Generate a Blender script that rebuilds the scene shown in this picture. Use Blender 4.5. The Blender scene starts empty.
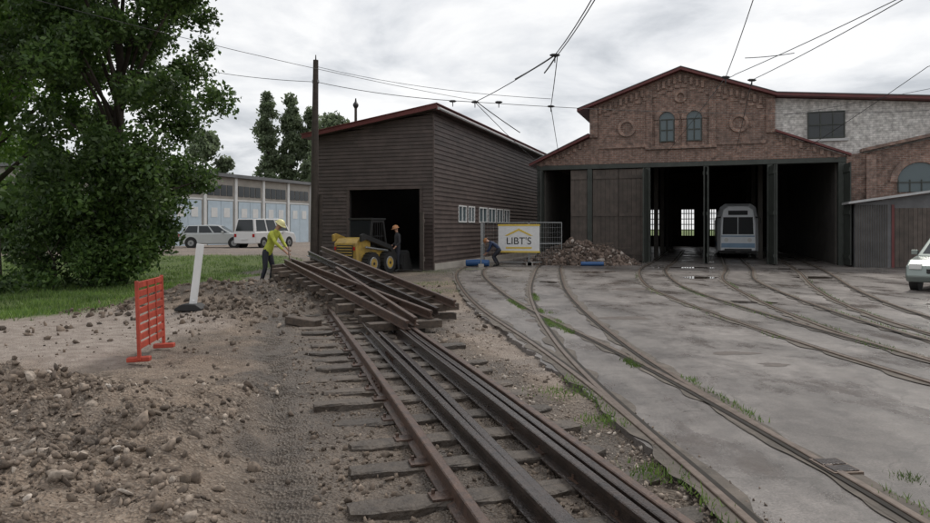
import bpy, math, random
import numpy as np
from mathutils import Vector, Matrix
rnd=random.Random(7); rng=np.random.default_rng(7)
sc=bpy.context.scene
COL=sc.collection
# ------------------------------------------------------------------ materials
def newmat(name):
    m=bpy.data.materials.new(name); m.use_nodes=True
    nt=m.node_tree; b=nt.nodes['Principled BSDF']
    return m,nt,b
def N(nt,t,**k):
    n=nt.nodes.new(t)
    for a,v in k.items(): setattr(n,a,v)
    return n
def mat(name,c,rough=.7,var=.25,scale=3.0,metal=0.0,bump=.15,c2=None,island=0.0,detail=6,spec=None,bscale=None,bdist=.02):
    m,nt,b=newmat(name); L=nt.links
    tc=N(nt,'ShaderNodeTexCoord')
    no=N(nt,'ShaderNodeTexNoise'); no.inputs['Scale'].default_value=scale; no.inputs['Detail'].default_value=detail; no.inputs['Roughness'].default_value=.65
    L.new(tc.outputs['Object'],no.inputs['Vector'])
    mx=N(nt,'ShaderNodeMix',data_type='RGBA')
    c2=c2 or tuple(x*(1-var) for x in c)
    mx.inputs[6].default_value=(*c,1); mx.inputs[7].default_value=(*c2,1)
    mr=N(nt,'ShaderNodeMapRange'); mr.inputs[1].default_value=.35; mr.inputs[2].default_value=.65
    L.new(no.outputs['Fac'],mr.inputs[0]); L.new(mr.outputs[0],mx.inputs[0])
    out=mx.outputs[2]
    if island>0:
        g=N(nt,'ShaderNodeNewGeometry')
        m2=N(nt,'ShaderNodeMapRange'); m2.inputs[3].default_value=1-island; m2.inputs[4].default_value=1+island
        L.new(g.outputs['Random Per Island'],m2.inputs[0])
        vm=N(nt,'ShaderNodeVectorMath',operation='SCALE'); L.new(out,vm.inputs[0]); L.new(m2.outputs[0],vm.inputs['Scale']); out=vm.outputs[0]
    L.new(out,b.inputs['Base Color'])
    b.inputs['Roughness'].default_value=rough; b.inputs['Metallic'].default_value=metal
    if spec is not None: b.inputs['Specular IOR Level'].default_value=spec
    if bump>0:
        n2=N(nt,'ShaderNodeTexNoise'); n2.inputs['Scale'].default_value=bscale or scale*6; n2.inputs['Detail'].default_value=4
        L.new(tc.outputs['Object'],n2.inputs['Vector'])
        bp=N(nt,'ShaderNodeBump'); bp.inputs['Strength'].default_value=bump; bp.inputs['Distance'].default_value=bdist
        L.new(n2.outputs['Fac'],bp.inputs['Height']); L.new(bp.outputs[0],b.inputs['Normal'])
    return m
def leafmat(name,c,c2,trans=.35):
    m,nt,b=newmat(name); L=nt.links
    g=N(nt,'ShaderNodeNewGeometry')
    r=N(nt,'ShaderNodeValToRGB'); r.color_ramp.elements[0].color=(*c,1); r.color_ramp.elements[1].color=(*c2,1)
    L.new(g.outputs['Random Per Island'],r.inputs[0])
    tc=N(nt,'ShaderNodeTexCoord'); no=N(nt,'ShaderNodeTexNoise'); no.inputs['Scale'].default_value=.7; no.inputs['Detail'].default_value=1
    L.new(tc.outputs['Object'],no.inputs['Vector'])
    mr=N(nt,'ShaderNodeMapRange'); mr.inputs[1].default_value=.3; mr.inputs[2].default_value=.7; mr.inputs[3].default_value=.6; mr.inputs[4].default_value=1.45
    L.new(no.outputs['Fac'],mr.inputs[0])
    vm=N(nt,'ShaderNodeVectorMath',operation='SCALE'); L.new(r.outputs[0],vm.inputs[0]); L.new(mr.outputs[0],vm.inputs['Scale'])
    L.new(vm.outputs[0],b.inputs['Base Color']); b.inputs['Roughness'].default_value=.5
    t=N(nt,'ShaderNodeBsdfTranslucent'); L.new(vm.outputs[0],t.inputs['Color'])
    ms=N(nt,'ShaderNodeMixShader'); ms.inputs[0].default_value=trans
    L.new(b.outputs[0],ms.inputs[1]); L.new(t.outputs[0],ms.inputs[2])
    L.new(ms.outputs[0],nt.nodes['Material Output'].inputs['Surface'])
    return m
def brickmat(name,c1,c2,mortar,stain,bw=.26,bh=.085,ms=.014,stainamt=.6):
    m,nt,b=newmat(name); L=nt.links
    tc=N(nt,'ShaderNodeTexCoord'); s=N(nt,'ShaderNodeSeparateXYZ'); L.new(tc.outputs['Object'],s.inputs[0])
    ad=N(nt,'ShaderNodeMath',operation='ADD'); L.new(s.outputs[0],ad.inputs[0]); L.new(s.outputs[1],ad.inputs[1])
    cb=N(nt,'ShaderNodeCombineXYZ'); L.new(ad.outputs[0],cb.inputs[0]); L.new(s.outputs[2],cb.inputs[1])
    br=N(nt,'ShaderNodeTexBrick'); L.new(cb.outputs[0],br.inputs['Vector'])
    br.inputs['Color1'].default_value=(*c1,1); br.inputs['Color2'].default_value=(*c2,1); br.inputs['Mortar'].default_value=(*mortar,1)
    br.inputs['Scale'].default_value=1; br.inputs['Mortar Size'].default_value=ms; br.inputs['Brick Width'].default_value=bw; br.inputs['Row Height'].default_value=bh
    no=N(nt,'ShaderNodeTexNoise'); no.inputs['Scale'].default_value=.9; no.inputs['Detail'].default_value=9; no.inputs['Roughness'].default_value=.7
    L.new(tc.outputs['Object'],no.inputs['Vector'])
    mr=N(nt,'ShaderNodeMapRange'); mr.inputs[1].default_value=.45; mr.inputs[2].default_value=.65; mr.inputs[4].default_value=stainamt
    L.new(no.outputs['Fac'],mr.inputs[0])
    mx=N(nt,'ShaderNodeMix',data_type='RGBA'); L.new(mr.outputs[0],mx.inputs[0]); L.new(br.outputs['Color'],mx.inputs[6]); mx.inputs[7].default_value=(*stain,1)
    n3=N(nt,'ShaderNodeTexNoise'); n3.inputs['Scale'].default_value=5; n3.inputs['Detail'].default_value=5; L.new(tc.outputs['Object'],n3.inputs['Vector'])
    m3=N(nt,'ShaderNodeMapRange'); m3.inputs[1].default_value=.3; m3.inputs[2].default_value=.7; m3.inputs[3].default_value=.6; m3.inputs[4].default_value=1.5; L.new(n3.outputs['Fac'],m3.inputs[0])
    vm=N(nt,'ShaderNodeVectorMath',operation='SCALE'); L.new(mx.outputs[2],vm.inputs[0]); L.new(m3.outputs[0],vm.inputs['Scale'])
    L.new(vm.outputs[0],b.inputs['Base Color']); b.inputs['Roughness'].default_value=.85
    bp=N(nt,'ShaderNodeBump'); bp.inputs['Strength'].default_value=.5; bp.inputs['Distance'].default_value=.02; bp.invert=True
    L.new(br.outputs['Fac'],bp.inputs['Height']); L.new(bp.outputs[0],b.inputs['Normal'])
    return m
M_brick=brickmat('old_brick',(.235,.13,.098),(.15,.085,.068),(.24,.20,.17),(.13,.097,.083))
M_brick_dark=brickmat('old_brick_trim',(.27,.16,.12),(.2,.12,.095),(.26,.21,.18),(.15,.113,.098))
M_white_brick=brickmat('silicate_brick',(.60,.585,.56),(.54,.52,.50),(.42,.40,.38),(.40,.375,.35),bw=.26,bh=.1,ms=.012,stainamt=.55)
M_brown=mat('brown_cladding',(.095,.07,.062),.6,.35,2.2,island=.2,bump=.2)
M_redtrim=mat('dark_red_trim',(.15,.036,.034),.5,.3,2)
M_roofmetal=mat('roof_sheet',(.16,.16,.165),.45,.3,1.5)
M_trimlight=mat('light_trim',(.5,.5,.5),.5,.2,2)
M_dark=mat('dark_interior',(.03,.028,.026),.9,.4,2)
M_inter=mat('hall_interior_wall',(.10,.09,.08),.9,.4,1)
M_greendoor=mat('old_green_paint',(.05,.057,.049),.6,.4,2.5,island=.15)
M_browndoor=mat('weathered_door_boards',(.12,.095,.08),.75,.4,2.5,c2=(.07,.058,.05),island=.14)
M_white=mat('white_paint',(.75,.75,.74),.5,.12,3,bump=.05)
M_glass,_nt,_b=newmat('window_glass'); _b.inputs['Base Color'].default_value=(.02,.025,.028,1); _b.inputs['Roughness'].default_value=.08
M_ws,_nt,_b=newmat('dulled_windscreen'); _b.inputs['Base Color'].default_value=(.012,.014,.017,1); _b.inputs['Roughness'].default_value=.35; _b.inputs['Specular IOR Level'].default_value=.2  # glass made dark and rough to keep the sky reflection weak
M_glassb,_nt,_b=newmat('pale_window_glass'); _b.inputs['Base Color'].default_value=(.08,.11,.12,1); _b.inputs['Roughness'].default_value=.2
M_wood=mat('weathered_pole_wood',(.07,.055,.045),.85,.4,6)
M_sleeper=mat('wet_sleeper_wood',(.05,.039,.031),.6,.5,9,c2=(.10,.078,.06),island=.4,bump=.8,bscale=30)
M_sleeper2=mat('old_sleeper_wood',(.10,.072,.053),.7,.5,9,c2=(.045,.035,.028),island=.35,bump=.6,bscale=30)
M_rust=mat('rusty_rail',(.12,.072,.052),.42,.5,10,c2=(.055,.038,.032),bump=.3,metal=.25)
M_rustwet=mat('wet_rail',(.028,.022,.02),.2,.4,10,c2=(.06,.042,.034),bump=.25,metal=.3)
M_railtop=mat('worn_rail_head',(.20,.155,.125),.35,.4,10,metal=.5,c2=(.11,.08,.06),bump=.1)
M_groove=mat('rail_groove_strip',(.03,.025,.02),.9,.4,8)  # near-black, for the flat strip that marks the groove beside each rail head
M_railside=mat('rail_edge_dirt',(.13,.108,.088),.75,.5,3,c2=(.055,.046,.037),bump=.6)
M_blk=mat('black_rubber',(.015,.015,.015),.6,.3,8)
M_red=mat('red_plastic',(.48,.07,.04),.5,.35,7,bump=.05)
M_yel=mat('loader_yellow',(.52,.34,.06),.5,.35,4,c2=(.28,.19,.06))
M_blkm=mat('black_metal',(.022,.022,.022),.5,.3,6)
M_blue=mat('blue_plastic',(.03,.10,.26),.45,.2,4)
M_signy=mat('sign_yellow',(.7,.5,.08),.5,.1,4,bump=0)
M_galv=mat('galvanised_steel',(.35,.36,.36),.4,.2,8,metal=.6)
M_wire=mat('overhead_wire_metal',(.02,.02,.022),.5,.1,8,bump=0)
M_silver=mat('silver_car_paint',(.5,.52,.52),.25,.06,2,metal=.4,bump=0)
M_wcar=mat('white_car_paint',(.78,.78,.78),.25,.05,2,bump=0)
M_gcar=mat('grey_green_car_paint',(.26,.30,.28),.25,.06,2,metal=.5,bump=0)
M_lamp=mat('headlamp_glass',(.7,.7,.68),.15,.05,4,bump=0)
M_redl=mat('tail_lamp',(.4,.02,.02),.2,.05,4,bump=0)
M_tramw=mat('tram_white',(.82,.85,.88),.35,.1,2,bump=0)
M_tramb=mat('tram_blue',(.22,.36,.52),.35,.12,2,bump=0)
M_garw=mat('garage_wall',(.40,.37,.33),.8,.25,1.2)
M_garb=mat('garage_door_pale_blue',(.52,.62,.70),.55,.15,1.5)
M_bark=mat('bark',(.055,.043,.033),.9,.4,8,bump=.6)
M_skin=mat('skin',(.45,.25,.17),.5,.1,8,bump=0)
M_hiviz=mat('hi_vis_vest',(.50,.54,.07),.75,.35,9)
M_navy=mat('navy_trousers',(.02,.022,.032),.8,.3,9)
M_jacket=mat('dark_jacket',(.035,.035,.04),.8,.3,9)
M_blueov=mat('blue_overalls',(.03,.05,.11),.8,.3,9)
M_helm=mat('yellow_helmet',(.75,.7,.35),.35,.05,9,bump=0)
M_helmw=mat('orange_helmet',(.45,.2,.08),.35,.05,9,bump=0)
M_leaf=leafmat('tree_leaves',(.032,.068,.018),(.11,.18,.045),.42)
M_leaf2=leafmat('tree_leaves_light',(.06,.13,.022),(.16,.26,.05),.5)
M_leaf3=leafmat('hazed_far_leaves',(.13,.17,.10),(.22,.27,.16),.55)  # distant foliage, haze put into the leaf colour as a paler grey-green
M_grass=leafmat('grass_blades',(.06,.12,.025),(.18,.27,.06),.35)
# ------------------------------------------------------------------ mesh helpers
class MB:
    def __init__(s): s.v=[];s.f=[];s.m=[];s.mats=[]
    def mi(s,mt):
        if mt not in s.mats: s.mats.append(mt)
        return s.mats.index(mt)
    def add(s,vs,fs,mt,T=None):
        o=len(s.v); i=s.mi(mt)
        for p in vs:
            p=Vector(p)
            s.v.append(T@p if T else p)
        for f in fs: s.f.append([o+k for k in f]); s.m.append(i)
    def box(s,x0,x1,y0,y1,z0,z1,mt,T=None):
        s.add([(x0,y0,z0),(x1,y0,z0),(x1,y1,z0),(x0,y1,z0),(x0,y0,z1),(x1,y0,z1),(x1,y1,z1),(x0,y1,z1)],
              [(0,3,2,1),(4,5,6,7),(0,1,5,4),(1,2,6,5),(2,3,7,6),(3,0,4,7)],mt,T)
    def prism(s,poly,y0,y1,mt,T=None,capmat=None):
        n=len(poly)
        vs=[(a,y0,b) for a,b in poly]+[(a,y1,b) for a,b in poly]
        s.add(vs,[list(range(n)),list(range(2*n-1,n-1,-1))]+[(i,i+n,(i+1)%n+n,(i+1)%n) for i in range(n)],mt,T)
    def taper(s,poly0,poly1,y0,y1,mt,T=None):
        n=len(poly0)
        vs=[(a,y0,b) for a,b in poly0]+[(a,y1,b) for a,b in poly1]
        s.add(vs,[list(range(n)),list(range(2*n-1,n-1,-1))]+[(i,i+n,(i+1)%n+n,(i+1)%n) for i in range(n)],mt,T)
    def cyl(s,p0,p1,r0,r1,mt,n=12,T=None):
        p0=Vector(p0);p1=Vector(p1);d=(p1-p0).normalized()
        a=d.orthogonal().normalized();b=d.cross(a)
        vs=[];
        for p,r in((p0,r0),(p1,r1)):
            for i in range(n):
                t=2*math.pi*i/n; vs.append(p+a*(r*math.cos(t))+b*(r*math.sin(t)))
        s.add(vs,[(i,(i+1)%n,(i+1)%n+n,i+n) for i in range(n)]+[list(range(n-1,-1,-1)),list(range(n,2*n))],mt,T)
    def tube(s,pts,rs,mt,n=6):
        pts=[Vector(p) for p in pts]
        if not hasattr(rs,'__len__'): rs=[rs]*len(pts)
        vs=[];up=Vector((0,0,1))
        for i,p in enumerate(pts):
            d=(pts[min(i+1,len(pts)-1)]-pts[max(i-1,0)]).normalized()
            a=d.cross(Vector((.31,.95,.05))).normalized() if abs(d.z)>.9 else d.cross(up).normalized()
            b=d.cross(a)
            for k in range(n):
                t=2*math.pi*k/n; vs.append(p+a*(rs[i]*math.cos(t))+b*(rs[i]*math.sin(t)))
        fs=[]
        for i in range(len(pts)-1):
            for k in range(n): fs.append((i*n+k,i*n+(k+1)%n,(i+1)*n+(k+1)%n,(i+1)*n+k))
        fs.append(list(range(n-1,-1,-1)));fs.append([(len(pts)-1)*n+k for k in range(n)])
        s.add(vs,fs,mt)
    def sweep(s,pts,prof,mt,capped=True):
        pts=[Vector(p) for p in pts]; n=len(prof); vs=[]
        for i,p in enumerate(pts):
            d=(pts[min(i+1,len(pts)-1)]-pts[max(i-1,0)]).normalized()
            a=d.cross(Vector((0,0,1))).normalized(); b=a.cross(d)
            for (l,u) in prof: vs.append(p+a*l+b*u)
        fs=[(i*n+k,i*n+(k+1)%n,(i+1)*n+(k+1)%n,(i+1)*n+k) for i in range(len(pts)-1) for k in range(n)]
        if capped: fs+= [list(range(n-1,-1,-1)),[(len(pts)-1)*n+k for k in range(n)]]
        s.add(vs,fs,mt)
    def build(s,name,parent=None,bevel=0,smooth=False,loc=None,rotz=0):
        me=bpy.data.meshes.new(name); me.from_pydata([tuple(v) for v in s.v],[],s.f)
        for mt in s.mats: me.materials.append(mt)
        me.polygons.foreach_set('material_index',s.m)
        if smooth: me.polygons.foreach_set('use_smooth',[True]*len(s.f))
        import bmesh
        bm=bmesh.new(); bm.from_mesh(me); bmesh.ops.recalc_face_normals(bm,faces=bm.faces); bm.to_mesh(me); bm.free()
        o=bpy.data.objects.new(name,me); COL.objects.link(o)
        if parent: o.parent=parent
        if loc: o.location=loc
        o.rotation_euler[2]=rotz
        if bevel:
            b=o.modifiers.new('b','BEVEL'); b.width=bevel; b.segments=2; b.limit_method='ANGLE'
        return o
def empty(name,loc=(0,0,0),rz=0):
    e=bpy.data.objects.new(name,None); e.location=loc; e.rotation_euler[2]=rz; COL.objects.link(e); return e
def npmesh(name,V,F,mt,parent=None,smooth=False):
    me=bpy.data.meshes.new(name); V=np.asarray(V,dtype=np.float32); F=np.asarray(F,dtype=np.int32); k=F.shape[1]
    me.vertices.add(len(V)); me.vertices.foreach_set('co',V.ravel())
    me.loops.add(F.size); me.loops.foreach_set('vertex_index',F.ravel())
    me.polygons.add(len(F)); me.polygons.foreach_set('loop_start',np.arange(0,F.size,k,dtype=np.int32))
    me.polygons.foreach_set('loop_total',np.full(len(F),k,dtype=np.int32))
    if smooth: me.polygons.foreach_set('use_smooth',np.ones(len(F),dtype=bool))
    me.update(calc_edges=True); me.validate()
    me.materials.append(mt)
    o=bpy.data.objects.new(name,me); COL.objects.link(o)
    if parent: o.parent=parent
    return o
# ------------------------------------------------------------------ noise
def vnoise(x,y,seed=0):
    x=np.asarray(x,dtype=np.float64);y=np.asarray(y,dtype=np.float64)
    xi=np.floor(x).astype(np.int64); yi=np.floor(y).astype(np.int64); fx=x-xi; fy=y-yi
    fx=fx*fx*(3-2*fx); fy=fy*fy*(3-2*fy)
    def h(a,b):
        v=(a*374761393+b*668265263+seed*144269504)&0xffffffff
        v=((v^(v>>13))*1274126177)&0xffffffff
        return ((v^(v>>16))&0xffff)/65535.0
    return (h(xi,yi)*(1-fx)+h(xi+1,yi)*fx)*(1-fy)+(h(xi,yi+1)*(1-fx)+h(xi+1,yi+1)*fx)*fy
def fbm(x,y,seed=0,oc=4):
    s=0;a=.5;t=0
    for i in range(oc): s=s+a*vnoise(x*2**i+i*17.3,y*2**i-i*9.1,seed+i); t+=a; a*=.5
    return s/t
def sstep(a,b,x):
    t=np.clip((x-a)/(b-a),0,1); return t*t*(3-2*t)
EY=np.array([-6,2,4.03,5.6,7.1,8.7,10.5,14.5,19.2,25.3,27.0]); EX=np.array([1.95,1.78,1.67,1.5,1.36,1.16,.88,.31,-.08,-.36,-.42])
def edgeX(y): return np.interp(y,EY,EX)
def trackL(y): return 1.16-.2757*y
HEAPS=[(-4.3,6.5,.42,1.2,.9),(-2.5,5.7,.25,.7,.8),(-3.3,4.4,.24,.9,.7),(-5.9,5.6,.40,1.3,1.3),(-2.3,7.4,.17,.45,.9),(-1.7,4.3,.10,.4,.6),
 (-5.9,16.2,.42,1.6,1.0),(-4.5,13.6,.25,.8,1.2),(-4.6,18.0,.5,.8,1.2),(-3.2,15.5,.22,.7,1.3),(-1.7,14.2,.12,.7,1.0),(-6.6,13.6,.2,1.0,.6)]
def heapmask(x,y):
    s=0
    for cx,cy,h,rx,ry in HEAPS: s=s+h*np.exp(-((x-cx)/rx)**2-((y-cy)/ry)**2)
    return s
def grassmask(x,y):
    n=fbm(x*.8,y*.8,5)
    g=sstep(-6.6,-7.6,x+(n-.5)*2.2+(y-16)*.06)*sstep(12.8,13.8,y+(n-.5)*1.6)*(1-sstep(33,34.5,y+(n-.5)*1))
    g=np.maximum(g,sstep(48,56,np.hypot(x,y))*(x<-24))
    g=np.maximum(g,sstep(75,85,y))
    g=g*(1-sstep(.18,.3,heapmask(x,y)))
    return g
def height(x,y):
    n=fbm(x*1.3,y*1.3,11,5); nf=fbm(x*6,y*6,23,4); n3=np.abs(fbm(x*2.6,y*2.6,61,4)-.5)*2
    hm=heapmask(x,y); hc=np.clip(hm*2.5,0,1)
    off=x-trackL(y)
    track=sstep(-.9,-.3,off)*(1-sstep(1.6,2.0,off))*(1-sstep(13,15,y))
    z=-.05+hm*(.55+.9*n)+(nf-.5)*(.05+.17*hc)+(n-.5)*.09-(n3-.25)*.30*hc
    z=z*(1-track)+(-.068+(nf-.5)*.075)*track
    rut=np.exp(-((off+1.15)/.22)**2)*(1-sstep(11,13,y))
    z=z*(1-rut*.8)+rut*(-.09+.016*np.sign(np.sin(y*30+off*9))*(vnoise(x*3,y*3,4)>.35)+(nf-.5)*.04)
    flat=sstep(-4.6,-5.6,x)*sstep(8.0,9.4,y)
    z=z*(1-flat)+flat*(-.0+hm*(.7+.6*n)*1+(n-.5)*.03+(nf-.5)*.012)
    far=sstep(20,24,y); z=z*(1-far)+far*(0.0+(n-.5)*.03)
    z=z+.46*sstep(25,37,y)*sstep(-6.5,-9.5,x)
    under=sstep(-.12,.05,x-edgeX(y))*(1-sstep(300,400,y))
    z=z*(1-under)-.09*under
    blg=(x>-7.6)&(y>27.6); z=np.where(blg,-.06+.0*z,z)
    return z
def axis(segs):
    out=[]
    for a,b,st in segs: out+=list(np.arange(a,b,st))
    return np.array(out)
xs=np.concatenate([[-900,-500,-250,-140,-90],axis([(-60,-20,1.5),(-20,-9,.3),(-9,2.6,.04),(2.6,8,.8)]),[10,20,40,90,200,500,900]])
ys=np.concatenate([[-900,-300,-80,-20,-5,0],axis([(1.5,2.4,.3),(2.4,14,.04),(14,24,.09),(24,60,.5)]),[65,72,80,100,140,250,500,900]])
X,Y=np.meshgrid(xs,ys); Z=height(X,Y)
nx,ny=len(xs),len(ys)
V=np.stack([X.ravel(),Y.ravel(),Z.ravel()],1)
I=np.arange(nx*ny).reshape(ny,nx)
F=np.stack([I[:-1,:-1].ravel(),I[:-1,1:].ravel(),I[1:,1:].ravel(),I[1:,:-1].ravel()],1)
m,nt,b=newmat('earth_ground'); L=nt.links
at=N(nt,'ShaderNodeVertexColor'); at.layer_name='mask'; sp=N(nt,'ShaderNodeSeparateColor'); L.new(at.outputs[0],sp.inputs[0])
tc=N(nt,'ShaderNodeTexCoord')
n1=N(nt,'ShaderNodeTexNoise'); n1.inputs['Scale'].default_value=2.2; n1.inputs['Detail'].default_value=10; n1.inputs['Roughness'].default_value=.75; L.new(tc.outputs['Object'],n1.inputs['Vector'])
r1=N(nt,'ShaderNodeValToRGB'); e=r1.color_ramp.elements; e[0].position=.32; e[0].color=(.085,.063,.047,1); e[1].position=.68; e[1].color=(.33,.255,.195,1); L.new(n1.outputs['Fac'],r1.inputs[0])
vo=N(nt,'ShaderNodeTexVoronoi'); vo.inputs['Scale'].default_value=46; L.new(tc.outputs['Object'],vo.inputs['Vector'])
sv=N(nt,'ShaderNodeSeparateColor'); L.new(vo.outputs['Color'],sv.inputs[0])
rs=N(nt,'ShaderNodeValToRGB'); rs.color_ramp.elements[0].color=(.09,.07,.055,1); rs.color_ramp.elements[1].color=(.44,.37,.30,1); L.new(sv.outputs[0],rs.inputs[0])
gt=N(nt,'ShaderNodeMath',operation='GREATER_THAN'); gt.inputs[1].default_value=.65; L.new(sv.outputs[1],gt.inputs[0])
gm=N(nt,'ShaderNodeMath',operation='MULTIPLY'); gm.inputs[1].default_value=.5; L.new(gt.outputs[0],gm.inputs[0])
x1=N(nt,'ShaderNodeMix',data_type='RGBA'); L.new(gm.outputs[0],x1.inputs[0]); L.new(r1.outputs[0],x1.inputs[6]); L.new(rs.outputs[0],x1.inputs[7])
n2=N(nt,'ShaderNodeTexNoise'); n2.inputs['Scale'].default_value=5; n2.inputs['Detail'].default_value=8; L.new(tc.outputs['Object'],n2.inputs['Vector'])
r2=N(nt,'ShaderNodeValToRGB'); r2.color_ramp.elements[0].position=.3; r2.color_ramp.elements[0].color=(.25,.205,.175,1); r2.color_ramp.elements[1].position=.7; r2.color_ramp.elements[1].color=(.42,.36,.315,1); L.new(n2.outputs['Fac'],r2.inputs[0])
x2=N(nt,'ShaderNodeMix',data_type='RGBA'); L.new(sp.outputs[1],x2.inputs[0]); L.new(x1.outputs[2],x2.inputs[6]); L.new(r2.outputs[0],x2.inputs[7])
r3=N(nt,'ShaderNodeValToRGB'); r3.color_ramp.elements[0].position=.3; r3.color_ramp.elements[0].color=(.06,.10,.025,1); r3.color_ramp.elements[1].position=.7; r3.color_ramp.elements[1].color=(.15,.20,.05,1); L.new(n1.outputs['Fac'],r3.inputs[0])
x3=N(nt,'ShaderNodeMix',data_type='RGBA'); L.new(sp.outputs[0],x3.inputs[0]); L.new(x2.outputs[2],x3.inputs[6]); L.new(r3.outputs[0],x3.inputs[7])
x4=N(nt,'ShaderNodeMix',data_type='RGBA'); L.new(sp.outputs[2],x4.inputs[0]); L.new(x3.outputs[2],x4.inputs[6])
dk=N(nt,'ShaderNodeVectorMath',operation='SCALE'); dk.inputs['Scale'].default_value=.42; L.new(x3.outputs[2],dk.inputs[0]); L.new(dk.outputs[0],x4.inputs[7])
L.new(x4.outputs[2],b.inputs['Base Color'])
rr=N(nt,'ShaderNodeMapRange'); rr.inputs[3].default_value=.9; rr.inputs[4].default_value=.5; L.new(sp.outputs[2],rr.inputs[0]); L.new(rr.outputs[0],b.inputs['Roughness'])
ah=N(nt,'ShaderNodeMath',operation='ADD'); n4=N(nt,'ShaderNodeTexNoise'); n4.inputs['Scale'].default_value=25; n4.inputs['Detail'].default_value=5; L.new(tc.outputs['Object'],n4.inputs['Vector'])
L.new(n4.outputs['Fac'],ah.inputs[0]); L.new(vo.outputs['Distance'],ah.inputs[1])
bp=N(nt,'ShaderNodeBump'); bp.inputs['Strength'].default_value=.9; bp.inputs['Distance'].default_value=.03; L.new(ah.outputs[0],bp.inputs['Height']); L.new(bp.outputs[0],b.inputs['Normal'])
g=npmesh('ground',V,F,m,smooth=True)
off=X-trackL(Y); nn=fbm(X*.9,Y*.9,40)
R=grassmask(X,Y)
path=sstep(-3.9,-5.0,X+(nn-.5)*1.6)*sstep(8.0,9.2,Y+(nn-.5)*1.2)*(1-sstep(12.9,13.9,Y+(nn-.5)*1.5))*(1-sstep(.12,.25,heapmask(X,Y)))
ball=sstep(1.75,2.1,off)*(1-sstep(15,18,Y))*.6
road=sstep(32,34,Y)*(X<-6.5)*.6
G=np.clip(np.maximum.reduce([path,ball,road])*(.75+.5*nn),0,1)
B=np.clip(sstep(-1.7,-.9,off)*(1-sstep(1.6,2.0,off))*.7*(1-sstep(16,20,Y))+np.exp(-((off+1.15)/.3)**2)*.4*(1-sstep(12,14,Y))+sstep(.12,.35,heapmask(X,Y))*(Y>11)*.95+sstep(.52,.64,nn)*.5*(1-path)+sstep(21,24,Y)*(1-sstep(30,33,Y))*.6,0,1)*(1-R)
ca=g.data.color_attributes.new('mask','FLOAT_COLOR','POINT')
ca.data.foreach_set('color',np.stack([R.ravel(),G.ravel(),B.ravel(),np.ones(R.size)],1).astype(np.float32).ravel())
# ------------------------------------------------------------------ asphalt
m,nt,b=newmat('asphalt_yard'); L=nt.links
tc=N(nt,'ShaderNodeTexCoord')
def noise_(sc_,det,src,rough=.6,dist=0):
    n=N(nt,'ShaderNodeTexNoise'); n.inputs['Scale'].default_value=sc_; n.inputs['Detail'].default_value=det; n.inputs['Roughness'].default_value=rough; n.inputs['Distortion'].default_value=dist
    L.new(src,n.inputs['Vector']); return n.outputs['Fac']
def mrange(src,a,b_,c,d):
    n=N(nt,'ShaderNodeMapRange'); n.inputs[1].default_value=a;n.inputs[2].default_value=b_;n.inputs[3].default_value=c;n.inputs[4].default_value=d; L.new(src,n.inputs[0]); return n.outputs[0]
def mixc(f,a,col):
    n=N(nt,'ShaderNodeMix',data_type='RGBA'); L.new(f,n.inputs[0]); L.new(a,n.inputs[6]); n.inputs[7].default_value=(*col,1); return n.outputs[2]
O=tc.outputs['Object']
mp=N(nt,'ShaderNodeMapping'); mp.inputs['Scale'].default_value=(1.0,.55,1); mp.inputs['Rotation'].default_value=(0,0,.15); L.new(O,mp.inputs['Vector']); MO=mp.outputs[0]
big=noise_(.45,9,MO,.7)
r1=N(nt,'ShaderNodeValToRGB'); e=r1.color_ramp.elements; e[0].position=.36; e[0].color=(.078,.069,.064,1); e[1].position=.64; e[1].color=(.225,.202,.188,1); L.new(big,r1.inputs[0])
fine=noise_(55,4,O,.75)
vm=N(nt,'ShaderNodeVectorMath',operation='SCALE'); L.new(r1.outputs[0],vm.inputs[0]); L.new(mrange(fine,.3,.7,.5,1.5),vm.inputs['Scale'])
mid=noise_(4.5,7,O,.78)
vm2=N(nt,'ShaderNodeVectorMath',operation='SCALE'); L.new(vm.outputs[0],vm2.inputs[0]); L.new(mrange(mid,.3,.7,.62,1.35),vm2.inputs['Scale'])
wn=N(nt,'ShaderNodeTexNoise'); wn.inputs['Scale'].default_value=2.5; wn.inputs['Detail'].default_value=5; L.new(O,wn.inputs['Vector'])
wa=N(nt,'ShaderNodeVectorMath',operation='MULTIPLY_ADD'); L.new(wn.outputs['Color'],wa.inputs[0]); wa.inputs[1].default_value=(.7,.7,0); L.new(O,wa.inputs[2])
vc=N(nt,'ShaderNodeTexVoronoi',feature='DISTANCE_TO_EDGE'); vc.inputs['Scale'].default_value=.7; L.new(wa.outputs[0],vc.inputs['Vector'])
cm=N(nt,'ShaderNodeMath',operation='MULTIPLY'); L.new(mrange(vc.outputs['Distance'],.002,.012,.7,0),cm.inputs[0]); L.new(mrange(mid,.42,.55,0,1),cm.inputs[1])
c=mixc(cm.outputs[0],vm2.outputs[0],(.04,.036,.03))
mud=noise_(1.0,8,MO,.65,.3)
c=mixc(mrange(mud,.56,.68,0,.8),c,(.078,.059,.047))
L.new(c,b.inputs['Base Color'])
L.new(mrange(mud,.42,.62,.5,.22),b.inputs['Roughness'])
bp=N(nt,'ShaderNodeBump'); bp.inputs['Strength'].default_value=.5; bp.inputs['Distance'].default_value=.008; L.new(fine,bp.inputs['Height']); L.new(bp.outputs[0],b.inputs['Normal'])
mb=MB()
yy=np.arange(-6,26.6,.06)
ed=[(float(edgeX(y)-.10+.16*(vnoise(y*2.1,0.5,3)-.5)+.09*(vnoise(y*9,.5,4)-.5)),float(y)) for y in yy]
poly=ed+[(-1.1,27.6),(-6.6,29.2),(-6.6,70),(70,70),(70,-6)]
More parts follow.
